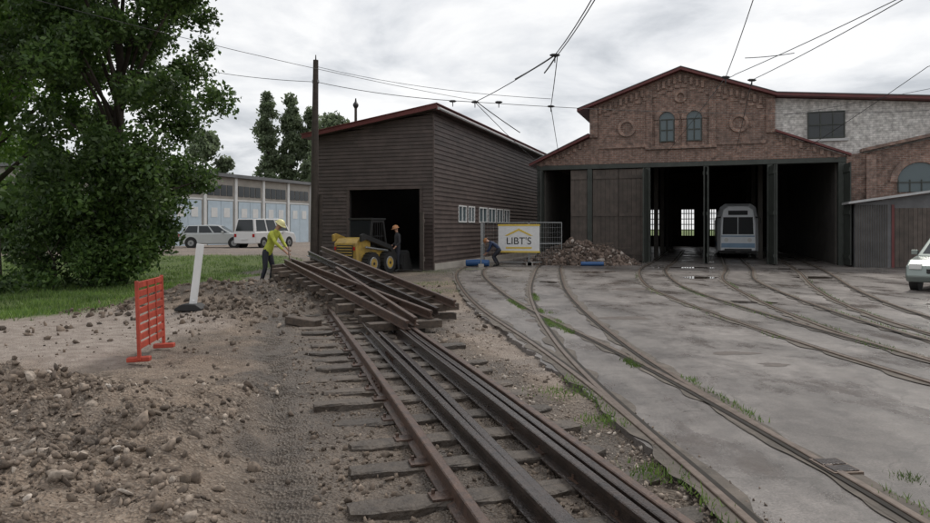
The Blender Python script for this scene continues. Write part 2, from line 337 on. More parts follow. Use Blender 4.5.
mb.add([(a,c_,0) for a,c_ in poly]+[(a,c_,-.12) for a,c_ in ed],[list(range(len(poly)))[::-1]]+[(i,i+1,len(poly)+i+1,len(poly)+i) for i in range(len(ed)-1)],m)
asp=mb.build('asphalt_yard')
M_pud,_nt,_b=newmat('puddle_water'); _b.inputs['Base Color'].default_value=(.07,.056,.046,1); _b.inputs['Roughness'].default_value=.06
M_mud=mat('wet_mud',(.085,.062,.05),.5,.4,5,bump=.5)
mb=MB()
def blob(mb,cx,cy,rx,ry,z,mt,sd,amp=1.5):
    # several overlapping soft lobes -> one outline, elongated across
    n=80; vs=[]; r_=random.Random(sd*13)
    ph=[r_.uniform(0,6.28) for _ in range(5)]
    for i in range(n):
        a=2*math.pi*i/n; k=1+.22*math.sin(2*a+ph[0])+.14*math.sin(3*a+ph[1])+.08*math.sin(5*a+ph[2])+.05*math.sin(9*a+ph[3])+.03*math.sin(15*a+ph[4])
        vs.append((cx+rx*k*math.cos(a),cy+ry*k*math.sin(a),z))
    mb.add(vs,[list(range(n))],mt)
for i,(cx,cy,rx,ry,wt) in enumerate(((3.0,13.2,.42,.3,0),(3.85,8.7,.2,.1,0),(3.65,9.5,.26,.15,0),(1.33,12.9,.22,.25,0),(6.5,16,.5,.3,1),(8.1,24,.7,.45,1),(4.6,19.5,.5,.4,0),(5.0,27,.8,.5,1),(10.9,15.5,.6,.25,1),(.9,19,.25,.5,0),(12,24,.7,.5,1),(2.6,22,.3,.4,1),(9.5,30,1.1,.5,1),(13.5,29,1.0,.4,1),(6.9,21.5,.3,.2,0))):
    blob(mb,cx,cy,rx,ry,.0022,M_pud if wt else M_mud,i+1)
mb.build('puddles')
# ------------------------------------------------------------------ rails
def spline(pts,n=14):
    P=[Vector((p[0],p[1],0)) for p in pts]; out=[]
    P=[P[0]*2-P[1]]+P+[P[-1]*2-P[-2]]
    for i in range(1,len(P)-2):
        for k in range(n):
            t=k/n; a,b_,c,d=P[i-1],P[i],P[i+1],P[i+2]
            out.append(.5*((2*b_)+(c-a)*t+(2*a-5*b_+4*c-d)*t*t+(3*b_-a-3*c+d)*t**3))
    out.append(P[-2]); return out
def offset(path,o):
    r=[]
    for i,p in enumerate(path):
        d=(path[min(i+1,len(path)-1)]-path[max(i-1,0)]).normalized(); r.append(p+Vector((d.y,-d.x,0))*o)
    return r
TR={1:[(2.25,-2),(2.17,2),(2.13,4.03),(1.98,6),(1.78,8),(1.45,10.5),(.85,14.5),(.43,19.2),(.18,25.3),(.5,30),(1.6,34)],
 2:[(2.25,-2),(2.17,2),(2.13,4.03),(1.99,6),(1.88,8),(1.84,10.5),(1.95,14.5),(2.28,19.2),(2.95,25),(3.7,30.5),(5.0,36.6),(8.2,46)],
 3:[(6.4,-2),(5.9,4),(5.55,8),(5.4,12),(5.55,17.8),(6.1,22),(7.6,28.3),(9.9,34.9),(13,44),(16.2,53.5)],
 4:[(6.9,-2),(6.55,4),(6.4,9),(6.75,13),(7.7,18),(9.0,23),(11.2,28.6),(12.8,33.2),(15.0,39.4),(19.8,53)],
 5:[(7.3,0),(7.6,7),(8.0,11.7),(8.9,15.5),(10.5,20),(13.2,26.5),(15.5,32.5),(19,42),(22.4,52)]}
for k,pts in TR.items():
    c=spline(pts,40); mb=MB()
    zo=.0015*k
    for s_ in(-.5,.5):
        p=offset(c,s_)
        def strip(o,w,z,mt):
            q=offset(c,s_+o); vs=[];n=len(q)
            for i,a in enumerate(q):
                d=(q[min(i+1,n-1)]-q[max(i-1,0)]).normalized(); l=Vector((d.y,-d.x,0))
                w1=w2=w
                if mt is M_railside: w1=w*(.5+1.3*float(vnoise(a.y*3.1,k+s_*4,6))); w2=w*(.5+1.3*float(vnoise(a.y*2.7,k+s_*4+30,6)))
                vs+= [a-l*w1+Vector((0,0,z)),a+l*w2+Vector((0,0,z))]
            mb.add(vs,[(2*i,2*i+1,2*i+3,2*i+2) for i in range(n-1)],mt)
        strip(0,.10,.006+zo,M_railside)
        sg=-1 if s_>0 else 1
        strip(sg*.055,.022,.014+zo,M_groove)
        mb.sweep([a+Vector((0,0,zo)) for a in p],[(-.03,.0),(-.03,.02),(-.024,.025),(.024,.025),(.03,.02),(.03,.0)],M_railtop)
    mb.build('paved_tram_track' if k==1 else 'paved_tram_track.%03d'%(k-1))
RAILP=[(-.065,-.14),(-.065,-.128),(-.012,-.115),(-.009,-.045),(-.034,-.036),(-.034,-.006),(-.026,0),(.026,0),(.034,-.006),(.034,-.036),(.009,-.045),(.012,-.115),(.065,-.128),(.065,-.14)]
root=empty('dismantled_tram_track')
mb=MB()
for X0,mt,y1,w in((1.16,M_rust,14.6,0),(1.57,M_rustwet,12.3,.02),(1.66,M_rustwet,11.2,-.02),(2.07,M_rustwet,13.0,.01),(2.17,M_rustwet,12.9,.01),(2.28,M_rust,12.6,-.01)):
    pts=[]
    for y in np.arange(.8,y1,.4): pts.append((X0-.2757*y+w*math.sin(y*.5),y,.105+.008*math.sin(y*.8+X0)))
    mb.sweep(pts,RAILP,mt)
for X0,yj in((1.16,7.6),(2.28,6.4),(1.57,9.2)):
    T=Matrix.Translation((X0-.2757*yj,yj,.105))@Matrix.Rotation(math.atan2(.266,.964),4,'Z')
    for s in(-1,1):
        mb.box(s*.022-.01,s*.022+.01,-.3,.3,-.11,-.045,M_rust,T)
        for q in(-.22,-.08,.08,.22): mb.cyl((s*.03,q,-.078),(s*.05,q,-.078),.016,.016,M_rust,6,T)
mb.build('rails',root)
mb=MB(); ang=math.atan2(.266,.964)
y=1.6
while y<14.6:
    cx=1.60-.2757*y+rnd.uniform(-.08,.08); hw=1.06+rnd.uniform(-.12,.08)
    T=Matrix.Translation((cx,y,-.040+rnd.uniform(-.014,.006)))@Matrix.Rotation(ang+rnd.uniform(-.06,.06),4,'Z')@Matrix.Rotation(rnd.uniform(-.015,.015),4,'Y')
    n=16; vs=[];fs=[]
    for i in range(n+1):
        xx=-hw+2*hw*i/n; e_=1-.25*(1 if i in(0,n) else 0)
        for (a,c_) in((-.11,-.1),(-.11,.004),(-.085,.018),(-.02,.02),(.04,.016),(.09,.018),(.11,.004),(.11,-.1)):
            vs.append((xx+rnd.uniform(-.012,.012),a*e_+rnd.uniform(-.012,.012),c_+rnd.uniform(-.008,.004)))
    q=8
    for i in range(n):
        for k in range(q): fs.append((i*q+k,i*q+(k+1)%q,(i+1)*q+(k+1)%q,(i+1)*q+k))
    fs+=[tuple(range(q-1,-1,-1)),tuple(n*q+k for k in range(q))]
    mb.add(vs,fs,M_sleeper,T)
    for X0 in(1.16,2.12):
        px=X0-.2757*y-cx
        mb.box(px/.964-.12,px/.964+.12,-.07,.07,.018,.032,M_rust,T)
        for sx in(-.09,.09): mb.cyl((px/.964+sx,.04,.03),(px/.964+sx,.04,.06),.013,.013,M_rust,6,T)
    y+=.60+rnd.uniform(-.06,.06)
mb.build('sleepers',root)
root=empty('lifted_turnout_panel')
A1=Vector((-4.76,18.5,.88));B1=Vector((-.9,11,.24));A2=Vector((-4.19,20.5,1.16));B2=Vector((-.19,13,.36))
mb=MB()
def lin(a,b_,n=10): return [a.lerp(b_,i/n) for i in range(n+1)]
mb.sweep(lin(A1,B1),RAILP,M_rust); mb.sweep(lin(A2,B2),RAILP,M_rust)
mb.sweep(lin(A1.lerp(A2,.12),B1.lerp(B2,.46)),RAILP,M_rust)
mb.sweep(lin(A1.lerp(A2,.62),B1.lerp(B2,.60)),RAILP,M_rustwet)
mb.sweep(lin(A1.lerp(A2,.5).lerp(B1.lerp(B2,.5),.35),B1.lerp(B2,.15)),RAILP,M_rust)
mb.build('rails',root)
mb=MB(); k=-.02
while k<.95:
    P=A1.lerp(B1,k); Q=A2.lerp(B2,k+.173)
    d=(Q-P).normalized(); P=P-d*rnd.uniform(.2,.45); Q=Q+d*rnd.uniform(.1,.3)
    P.z-=.145;Q.z-=.145
    if k>.8: Q=P+(Q-P)*.62
    mb.sweep([P,P.lerp(Q,.33),P.lerp(Q,.66),Q],[(-.11,-.13),(-.11,-.01),(-.095,0),(.095,0),(.11,-.01),(.11,-.13)],M_sleeper2)
    k+=.072+rnd.uniform(-.008,.008)
mb.build('sleepers',root)
mb=MB()
for k in(.55,.8):
    P=A1.lerp(B1,k);Q=A2.lerp(B2,k+.1); mb.tube([P-Vector((0,0,.08)),Q-Vector((0,0,.08))],.02,M_rustwet)
mb.build('tie_bars',root)
mb=MB()
for P,Q in(((-.2,13.6,.0),(-1.6,13.1,.02)),((-4.6,17.3,.45),(-5.3,19.4,.5)),((-.5,14.6,.02),(-1.3,15.6,.04)),((-2.6,12.4,.0),(-3.2,12.7,.05))):
    P=Vector(P);Q=Vector(Q); mb.sweep([P,P.lerp(Q,.5),Q],[(-.1,-.07),(-.1,.05),(-.085,.06),(.085,.06),(.1,.05),(.1,-.07)],M_sleeper2)
mb.build('loose_sleepers')
# ------------------------------------------------------------------ stones
phi=(1+5**.5)/2
ICO=np.array([(-1,phi,0),(1,phi,0),(-1,-phi,0),(1,-phi,0),(0,-1,phi),(0,1,phi),(0,-1,-phi),(0,1,-phi),(phi,0,-1),(phi,0,1),(-phi,0,-1),(-phi,0,1)])/math.sqrt(1+phi*phi)
ICF=np.array([(0,11,5),(0,5,1),(0,1,7),(0,7,10),(0,10,11),(1,5,9),(5,11,4),(11,10,2),(10,7,6),(7,1,8),(3,9,4),(3,4,2),(3,2,6),(3,6,8),(3,8,9),(4,9,5),(2,4,11),(6,2,10),(8,6,7),(9,8,1)])
def stones(name,P,S,mt,parent=None,flat=.65):
    n=len(P); q=rng.normal(size=(n,4)); q/=np.linalg.norm(q,axis=1)[:,None]
    w,x,y,z=q.T
    Rm=np.stack([1-2*(y*y+z*z),2*(x*y-z*w),2*(x*z+y*w),2*(x*y+z*w),1-2*(x*x+z*z),2*(y*z-x*w),2*(x*z-y*w),2*(y*z+x*w),1-2*(x*x+y*y)],1).reshape(n,3,3)
    sc3=rng.uniform(.4,1.35,(n,1,3)); sc3[:,:,2]*=flat
    v=np.sign(ICO)[None]*np.abs(ICO)[None]**.8*sc3*rng.uniform(.6,1.2,(n,12,1))
    v=np.einsum('nij,nkj->nki',Rm,v)*S[:,None,None]+P[:,None,:]
    f=ICF[None]+(np.arange(n)*12)[:,None,None]
    return npmesh(name,v.reshape(-1,3),f.reshape(-1,3),mt,parent)
def stonemat(name,stops):
    m,nt,b=newmat(name); L=nt.links
    g_=N(nt,'ShaderNodeNewGeometry'); r=N(nt,'ShaderNodeValToRGB'); cr=r.color_ramp
    cr.elements[0].position=stops[0][0]; cr.elements[0].color=(*stops[0][1],1); cr.elements[1].position=stops[-1][0]; cr.elements[1].color=(*stops[-1][1],1)
    for p,c in stops[1:-1]:
        e=cr.elements.new(p); e.color=(*c,1)
    L.new(g_.outputs['Random Per Island'],r.inputs[0])
    tc=N(nt,'ShaderNodeTexCoord'); no=N(nt,'ShaderNodeTexNoise'); no.inputs['Scale'].default_value=30; no.inputs['Detail'].default_value=4; L.new(tc.outputs['Object'],no.inputs['Vector'])
    mr=N(nt,'ShaderNodeMapRange'); mr.inputs[1].default_value=.3; mr.inputs[2].default_value=.7; mr.inputs[3].default_value=.55; mr.inputs[4].default_value=1.3; L.new(no.outputs['Fac'],mr.inputs[0])
    vm=N(nt,'ShaderNodeVectorMath',operation='SCALE'); L.new(r.outputs[0],vm.inputs[0]); L.new(mr.outputs[0],vm.inputs['Scale'])
    L.new(vm.outputs[0],b.inputs['Base Color']); b.inputs['Roughness'].default_value=.8
    bp=N(nt,'ShaderNodeBump'); bp.inputs['Strength'].default_value=.6; bp.inputs['Distance'].default_value=.012; L.new(no.outputs['Fac'],bp.inputs['Height']); L.new(bp.outputs[0],b.inputs['Normal'])
    return m
M_st=stonemat('rubble_stone',[(0,(.08,.06,.045)),(.4,(.17,.13,.10)),(.75,(.26,.205,.16)),(.93,(.38,.32,.265)),(1,(.52,.46,.40))])
M_soil=stonemat('soil_clod',[(0,(.06,.045,.034)),(.5,(.12,.09,.066)),(.85,(.19,.145,.11)),(1,(.3,.24,.19))])
M_st2=stonemat('ballast_stone',[(0,(.15,.115,.09)),(.4,(.28,.225,.18)),(.75,(.38,.315,.26)),(1,(.52,.46,.40))])
def scat(n,x0,x1,y0,y1,keep,smin,smax,pw=3.0,sink=.3):
    x=rng.uniform(x0,x1,n); 
    y=1/rng.uniform(1/y1,1/y0,n) 
    k=keep(x,y)>rng.uniform(0,1,n); x=x[k];y=y[k]
    s=smin+(smax-smin)*rng.uniform(0,1,len(x))**pw
    z=height(x,y)+s*(1-2*sink)*.6
    return np.stack([x,y,z],1),s
rk=lambda x,y:(x<trackL(y)-.15)*(1-.85*np.exp(-((x-trackL(y)+1.15)/.28)**2))
P,S=scat(42000,-7,.2,3.2,11,lambda x,y:np.clip(heapmask(x,y)*4,.06,1)*rk(x,y)*(.12+.95*sstep(.46,.56,fbm(x*1.5,y*1.5,77))),.005,.05,5)
stones('rubble_stones',P,S,M_st)
P,S=scat(24000,-7,.2,3.2,11,lambda x,y:np.clip(heapmask(x,y)*4,.08,1)*rk(x,y)*(.2+.8*(fbm(x*1.9,y*1.9,97)>.5)),.006,.045,4)
stones('soil_crumbs',P,S,M_soil)
P,S=scat(240,-7,-.5,3.6,9,lambda x,y:np.clip(heapmask(x,y)*3,0.02,1)*(x<trackL(y)-.8),.05,.11,2.5,.4)
stones('broken_rock',P,S,M_st)
P,S=scat(28000,-3,2,3.2,17,lambda x,y:((x-trackL(y))>1.28)*(x<edgeX(y)-.08)*(.3+.7*(fbm(x*2,y*2,9)>.45)),.006,.030,3)
stones('ballast_gravel',P,S,M_st2)
P,S=scat(14000,-5,2,3.2,14,lambda x,y:((x-trackL(y))>-.9)*((x-trackL(y))<1.3)*(.3+.7*(fbm(x*2,y*2,19)>.45)),.006,.03,3)
stones('track_bed_gravel',P,S,M_soil)
P,S=scat(12000,-8,1,10.5,21,lambda x,y:np.clip(heapmask(x,y)*4,.06,1)*(x<edgeX(y)-.1),.015,.09,4)
stones('soil_clods',P,S,M_soil)
y=1/rng.uniform(1/16,1/3.3,900); xx=edgeX(y)-.05+np.abs(rng.normal(0,.10,900))
S=rng.uniform(.003,.012,900); stones('spilled_pebbles',np.stack([xx,y,np.full(900,.005)],1),S,M_st)
root=empty('rubble_pile',(5.5,33.0,0))
n=4200; a=rng.uniform(0,2*math.pi,n); r=np.sqrt(rng.uniform(0,1,n)); 
xx=r*np.cos(a)*2.75; yy=r*np.sin(a)*1.5
def pileh(x,y): return 1.3*np.clip(1-np.hypot((x+.1*np.sin(y*3))/2.6,y/1.4),0,1)**.85*(.45+.95*fbm(x*1.3+5,y*1.3,3))
zz=pileh(xx,yy)
M_stp=stonemat('brick_rubble',[(0,(.06,.045,.036)),(.5,(.13,.092,.072)),(.85,(.2,.145,.115)),(1,(.42,.37,.33))])
o=stones('chunks',np.stack([xx,yy,zz],1),.025+.16*rng.uniform(0,1,n)**4,M_stp,root)
gx,gy=np.meshgrid(np.linspace(-2.8,2.8,60),np.linspace(-1.6,1.6,36)); gz=pileh(gx,gy)-.02+.06*(fbm(gx*4,gy*4,8)-.5)
II=np.arange(gx.size).reshape(gx.shape)
npmesh('core',np.stack([gx.ravel(),gy.ravel(),gz.ravel()],1),np.stack([II[:-1,:-1].ravel(),II[:-1,1:].ravel(),II[1:,1:].ravel(),II[1:,:-1].ravel()],1),mat('rubble_soil',(.10,.072,.055),.9,.4,6,bump=.6),root)
mb=MB()
for i in range(9):
    P=Vector((rnd.uniform(-2,2),rnd.uniform(-1,.3),0)); P.z=float(pileh(P.x,P.y))+.06; a=rnd.uniform(-.6,.6); q=rnd.uniform(.5,1.2)
    mb.sweep([P,P+Vector((q*math.cos(a),q*math.sin(a)*.5,rnd.uniform(-.2,.25)))],[(-.06,-.03),(-.06,.03),(.06,.03),(.06,-.03)],M_sleeper2)
mb.build('timber_scraps',root)
# ------------------------------------------------------------------ grass
def blades(name,P,H,mt,w=.012):
    n=len(P); a=rng.uniform(0,2*math.pi,n); d=np.stack([np.cos(a),np.sin(a),np.zeros(n)],1); lean=rng.normal(0,.35,(n,3)); lean[:,2]=0
    b0=P-d*w; b1=P+d*w; top=P+np.stack([np.zeros(n),np.zeros(n),H],1)+lean*H[:,None]
    v=np.stack([b0,b1,top],1).reshape(-1,3); f=np.arange(3*n).reshape(n,3)
    return npmesh(name,v,f,mt)
n=80000; x=rng.uniform(-20,-5.5,n); y=1/rng.uniform(1/34,1/12.6,n)
k=grassmask(x,y)*(.3+.7*(fbm(x*1.5,y*1.5,31)>.45))>rng.uniform(0,1,n); x=x[k];y=y[k]
blades('lawn_grass',np.stack([x,y,height(x,y)-.01],1),rng.uniform(.03,.14,len(x))*(.6+.8*fbm(x*.7,y*.7,66)),M_grass,.012)
P=[]
for k,o,ya,yb,nn_ in((1,-.62,3,8,700),(1,.40,8.5,19,3200),(2,-.40,9,18,2600),(2,.62,3.5,9,700),(3,.42,7,20,900),(4,-.42,8,22,1000),(4,.6,8,18,500),(3,-.58,9,26,600),(5,-.42,9,24,700),(2,-.2,9.5,14,900)):
    c=offset(spline(TR[k],40),o); c=[p for p in c if ya<p.y<yb]
    for i in range(nn_):
        p=rnd.choice(c)
        if vnoise(p.x*1.2+k*9,p.y*1.2,55)>.42: P.append((p.x+rnd.gauss(0,.04),p.y+rnd.gauss(0,.05),.0))
for cx,cy,r_,q in((3.02,4.75,.05,160),(2.0,3.2,.2,150),(1.35,4.9,.10,200),(1.0,7.3,.15,160),(1.2,6.2,.1,120),(-1.0,26.5,.8,900),(-.9,27.8,.4,900),(1.0,32.0,.6,900),(.2,29.0,.4,700),(-.7,19,.4,300),(-1.1,21.5,.5,500)):
    for i in range(q): P.append((cx+rnd.gauss(0,r_),cy+rnd.gauss(0,r_),-.02))
P=np.array(P); blades('weeds_grass',P,rng.uniform(.015,.06,len(P)),M_grass,.006)
# ------------------------------------------------------------------ trees
def leafcloud(C,Rr,cnt,size):
    out=[]
    for c,r,n in zip(C,Rr,cnt):
        d=rng.normal(size=(n,3)); d/=np.linalg.norm(d,axis=1)[:,None]
        rad=r*rng.uniform(.0,1,n)**.45*(1+.25*rng.normal(size=n)*.6)
        p=np.array(c)+d*rad[:,None]*np.array([1,1,.8]); out.append(p)
    P=np.concatenate(out); n=len(P)
    u=rng.normal(size=(n,3)); u/=np.linalg.norm(u,axis=1)[:,None]
    w=rng.normal(size=(n,3)); v=np.cross(u,w); v/=np.linalg.norm(v,axis=1)[:,None]
    s=size*rng.uniform(.6,1.25,n)[:,None]
    V=np.stack([P-u*s,P+v*s*.55,P+u*s,P-v*s*.55],1).reshape(-1,3); F=np.arange(4*n).reshape(n,4)
    return V,F
def tree(name,base,H,r0,prof,nclump,leaves,size,mt,crownz=0,cr=.8,limbs=14,seed=1,inner=.12):
    rr_=random.Random(seed); root=empty(name,base)
    C=[];Rr=[]
    zs=[p[0] for p in prof]; rs_=[p[1] for p in prof]
    for i in range(nclump):
        z=rr_.uniform(zs[0],zs[-1]); R_=float(np.interp(z,zs,rs_)); a=rr_.uniform(0,2*math.pi); q=R_*math.sqrt(rr_.uniform(inner,1))*rr_.uniform(.8,1.08)
        C.append((math.cos(a)*q,math.sin(a)*q,z)); Rr.append(cr*rr_.uniform(.55,1.2))
    tot=sum(r*r for r in Rr); cnt=[max(20,int(leaves*r*r/tot)) for r in Rr]
    V,F=leafcloud(C,Rr,cnt,size); npmesh('foliage',V,F,mt,root)
    mb=MB(); pts=[(0,0,-.1),(rr_.uniform(-.1,.1),rr_.uniform(-.1,.1),H*.25),(rr_.uniform(-.2,.2),rr_.uniform(-.2,.2),H*.55),(rr_.uniform(-.3,.3),rr_.uniform(-.3,.3),H*.92)]
    mb.tube(pts,[r0*1.25,r0,r0*.6,r0*.12],M_bark,10)
    for i in range(limbs):
        c=C[i*len(C)//limbs]; z0=min(max(c[2]*.6,H*.12),H*.8); s0=Vector((0,0,z0)); e=Vector(c)
        mid=s0.lerp(e,.5)+Vector((0,0,.25)); mb.tube([s0,mid,e],[r0*.38,r0*.25,r0*.06],M_bark,6)
    mb.build('trunk_and_limbs',root,smooth=True)
    return root
tree('broadleaf_tree',(-10.5,21.3,0),12,.2,[(.5,1.2),(1.5,1.6),(2.6,2.5),(3.5,3.1),(4.5,3.45),(6,3.4),(8,2.9),(10,2.2),(12.2,.8)],165,90000,.085,M_leaf,cr=.75,limbs=24,seed=3)
tree('broadleaf_tree',(-16.2,24.0,0),12,.24,[(4.2,2.5),(5.5,3.8),(7,4.2),(9,3.8),(11,2.8),(12.5,1)],90,38000,.115,M_leaf2,cr=.9,limbs=18,seed=5)
tree('broadleaf_tree',(-12.6,15.0,0),11.5,.2,[(5.6,1.2),(6.6,2.3),(8.5,2.6),(10,2.2),(11.5,.8)],44,28000,.078,M_leaf2,cr=.7,limbs=12,seed=9)
tree('bush',(-11.6,19.6,0),1.5,.05,[(.2,1.3),(.8,1.5),(1.8,.8)],30,9000,.07,M_leaf,cr=.5,limbs=8,seed=12)
for i,(px,h) in enumerate(((-25.4,19.2),(-22.7,19.0),(-20.4,17.6))):
    tree('poplar_tree',(px,90+i*1.5,.3),h,.25,[(1.5,1.1),(5,1.5),(10,1.5),(14,1.2),(h-.5,.2)],130,18000,.22,M_leaf3,cr=.85,limbs=8,seed=20+i,inner=0)
tree('distant_tree',(-15.2,80,.3),13.6,.3,[(4,2.5),(8,3.4),(12,2.4),(13.6,.8)],50,11000,.28,M_leaf3,cr=1.2,limbs=8,seed=31)
tree('distant_tree',(-29,78,.3),11.4,.3,[(2,3),(6,3.8),(9,2.8),(11.4,.8)],50,11000,.28,M_leaf3,cr=1.2,limbs=8,seed=32)
C=[];Rr=[]
for i in range(150):
    C.append((rng.uniform(-75,-27),rng.uniform(55,66),rng.uniform(.5,8.5))); Rr.append(rng.uniform(1.2,2.2))
for i in range(60):
    C.append((rng.uniform(-30,-23),rng.uniform(36,42),rng.uniform(.4,4.2))); Rr.append(rng.uniform(.8,1.3))
for i in range(70):
    C.append((rng.uniform(-60,10),rng.uniform(120,135),rng.uniform(.5,6.5))); Rr.append(rng.uniform(2,3))
V_,F_=leafcloud(C,Rr,[260]*len(C),.28); npmesh('distant_tree_row',V_,F_,M_leaf)
# ------------------------------------------------------------------ brown clad building
RZ=-math.atan2(.326,.945)
bb=empty('brown_clad_workshop',(-1.29,28.3,0),RZ)
W=5.5; LEN=22; ZT=6.42; SL=.156
def topf(x): return ZT+SL*x
def siding(mb,a0,a1,ztop,openings,fn,mt,h=.17,z0=.0):
    z=z0
    while z<ZT:
        z1=z+h; zm=z+h/2
        segs=[(a0,a1)]
        for (oa,ob,oz0,oz1) in openings:
            if oz0<zm<oz1:
                ns=[]
                for s0,s1 in segs:
                    if ob<=s0 or oa>=s1: ns.append((s0,s1))
                    else:
                        if oa>s0: ns.append((s0,oa))
                        if ob<s1: ns.append((ob,s1))
                segs=ns
        for s0,s1 in segs:
            p=s0
            while p<s1-1e-4:
                q=min(p+rnd.uniform(.5,1.6),s1)
                if s1-q<.25: q=s1
                ta=min(z1,ztop(p)); tb=min(z1,ztop(q))
                if max(ta,tb)>z+.01:
                    ta=max(ta,z);tb=max(tb,z)
                    mb.add([fn(p,z,.035),fn(q,z,.035),fn(q,tb,.004),fn(p,ta,.004),fn(p,z,.0),fn(q,z,.0)],[(0,1,2,3),(4,5,1,0)],mt)
                p=q
        z=z1
mb=MB()
door=(-3.77,-.57,0,3.3)
siding(mb,-W,0,topf,[door],lambda a,z,o:(a,-o,z),M_brown,.15)
wins=[(3.0,4.1),(4.35,5.3),(6.0,7.3),(7.5,8.8),(9.0,10.2),(10.4,11.5)]
siding(mb,0,LEN,lambda a:ZT,[(a,c,1.95,2.72) for a,c in wins],lambda a,z,o:(o,a,z),M_brown,.19)
mb.build('cladding',bb)
mb=MB()
mb.box(-W,-W+.1,0.01,LEN,0,topf(-W),M_brown)
mb.box(-W+.1,0,LEN-.1,LEN,0,5.5,M_brown)
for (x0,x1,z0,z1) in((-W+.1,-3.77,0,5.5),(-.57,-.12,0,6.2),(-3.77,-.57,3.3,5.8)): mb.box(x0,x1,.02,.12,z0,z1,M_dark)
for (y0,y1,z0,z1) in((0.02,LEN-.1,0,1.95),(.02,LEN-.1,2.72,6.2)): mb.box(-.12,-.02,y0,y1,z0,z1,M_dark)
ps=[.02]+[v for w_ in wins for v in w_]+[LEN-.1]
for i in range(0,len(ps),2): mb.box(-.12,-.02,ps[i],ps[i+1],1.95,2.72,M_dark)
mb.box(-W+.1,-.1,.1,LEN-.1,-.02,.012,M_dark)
mb.build('walls',bb)
mb=MB()
def slab(mb,xa,xb,ya,yb,z0,z1,mt):
    mb.add([(xa,ya,topf(xa)+z0),(xb,ya,topf(xb)+z0),(xb,yb,topf(xb)+z0),(xa,yb,topf(xa)+z0),(xa,ya,topf(xa)+z1),(xb,ya,topf(xb)+z1),(xb,yb,topf(xb)+z1),(xa,yb,topf(xa)+z1)],[(0,3,2,1),(4,5,6,7),(0,1,5,4),(1,2,6,5),(2,3,7,6),(3,0,4,7)],mt)
slab(mb,-W-.35,.3,-.4,LEN+.3,.02,.14,M_brown); slab(mb,-W-.35,.3,-.43,-.401,.0,.17,M_redtrim)
slab(mb,-W-.4,.34,-.46,LEN+.35,.175,.21,M_redtrim)
mb.build('roof',bb)
mb=MB()
mb.box(.302,.34,-.42,LEN+.3,ZT-.02,ZT+.15,M_redtrim)
mb.tube([(.40,-.4,ZT+.04),(.40,LEN+.3,ZT+.0)],.06,M_trimlight,8)
mb.box(.0,.06,-.06,.0,0,6.3,M_brown)
mb.box(-.57,-.45,-.06,-.0,0,3.3,M_brown); mb.box(-3.9,-3.77,-.06,0,0,3.3,M_brown)
mb.box(-3.9,-.45,-.07,-.035,3.3,3.42,M_brown)
mb.box(.036,.09,0,LEN,0,.25,M_garw)
mb.build('trim',bb)
mb=MB()
for a,c in wins:
    for (y0,y1,z0,z1) in((a,a+.06,1.95,2.72),(c-.06,c,1.95,2.72),(a+.06,c-.06,1.95,2.01),(a+.06,c-.06,2.66,2.72),((a+c)/2-.03,(a+c)/2+.03,2.01,2.66)): mb.box(-.02,.045,y0,y1,z0,z1,M_white)
    mb.box(-.03,.0,a+.06,c-.06,2.01,2.66,M_glassb)
mb.build('windows',bb)
mb=MB()
T=Matrix.Translation((-.5,-.09,0))@Matrix.Rotation(math.radians(-62),4,'Z')
for i in range(6): mb.box(.0+i*.2,.195+i*.2,-.02,.02,.08,2.35,M_browndoor,T)
mb.box(.02,1.18,.02,.06,.4,.55,M_browndoor,T);mb.box(.02,1.18,.02,.06,1.9,2.05,M_browndoor,T)
mb.build('door_leaf',bb)
# ------------------------------------------------------------------ depot hall
hh=empty('brick_tram_depot',(3.79,36.7,0),RZ)
mb=MB()
mb.prism([(0,4.95),(14.4,4.95),(14.4,5.02),(11.44,6.2),(11.44,7.9),(7.2,9.4),(2.75,7.83),(2.75,6.3),(0,5.1)],0,.4,M_brick)
mb.box(2.752,3.15,-.1,0,6.3,7.75,M_brick); mb.box(11.04,11.438,-.1,0,6.2,7.8,M_brick)
mb.box(5.55,5.85,-.08,0,5.75,8.55,M_brick); mb.box(8.5,8.8,-.08,0,5.75,8.5,M_brick)
mb.box(3.152,5.548,-.06,0,5.72,5.86,M_brick_dark); mb.box(8.802,11.038,-.06,0,5.72,5.86,M_brick_dark)
mb.box(5.5,8.85,-.12,0,5.6,5.745,M_brick_dark)
for i in range(30):
    u=3.2+i*(7.8/30)
    z=9.4-.354*abs(u+.07-7.2)-.16
    if abs(u+.07-5.7)<.2 or abs(u+.07-8.65)<.2: continue
    mb.box(u,u+.13,-.09,0,z-.36,z-.02,M_brick_dark)
for s in(-1,1):
    for i in range(10):
        u=7.2+s*(.15+i*.38); z=9.4-.354*abs(u-7.2)-.62
        if 3.2<u<11.0: mb.box(u-.14,u+.14,-.05,0,z-.14,z,M_brick_dark)
for i in range(9):
    u=.15+i*.29; z=5.1+.436*u-.05; mb.box(u,u+.14,-.07,0,z-.25,z,M_brick_dark)
    u=11.6+i*.29; z=6.2-.4*(u+.14-11.44)-.05; mb.box(u,u+.14,-.07,0,z-.25,z,M_brick_dark)
mb.build('gable_wall',hh)
def arch(mb,cu,z0,zs,hw,y0,y1,mt,T=None,n=12):
    poly=[(cu-hw,z0),(cu+hw,z0)]+[(cu+hw*math.cos(t),zs+hw*math.sin(t)) for t in [math.pi*i/n for i in range(n+1)]]
    mb.prism(poly,y0,y1,mt,T)
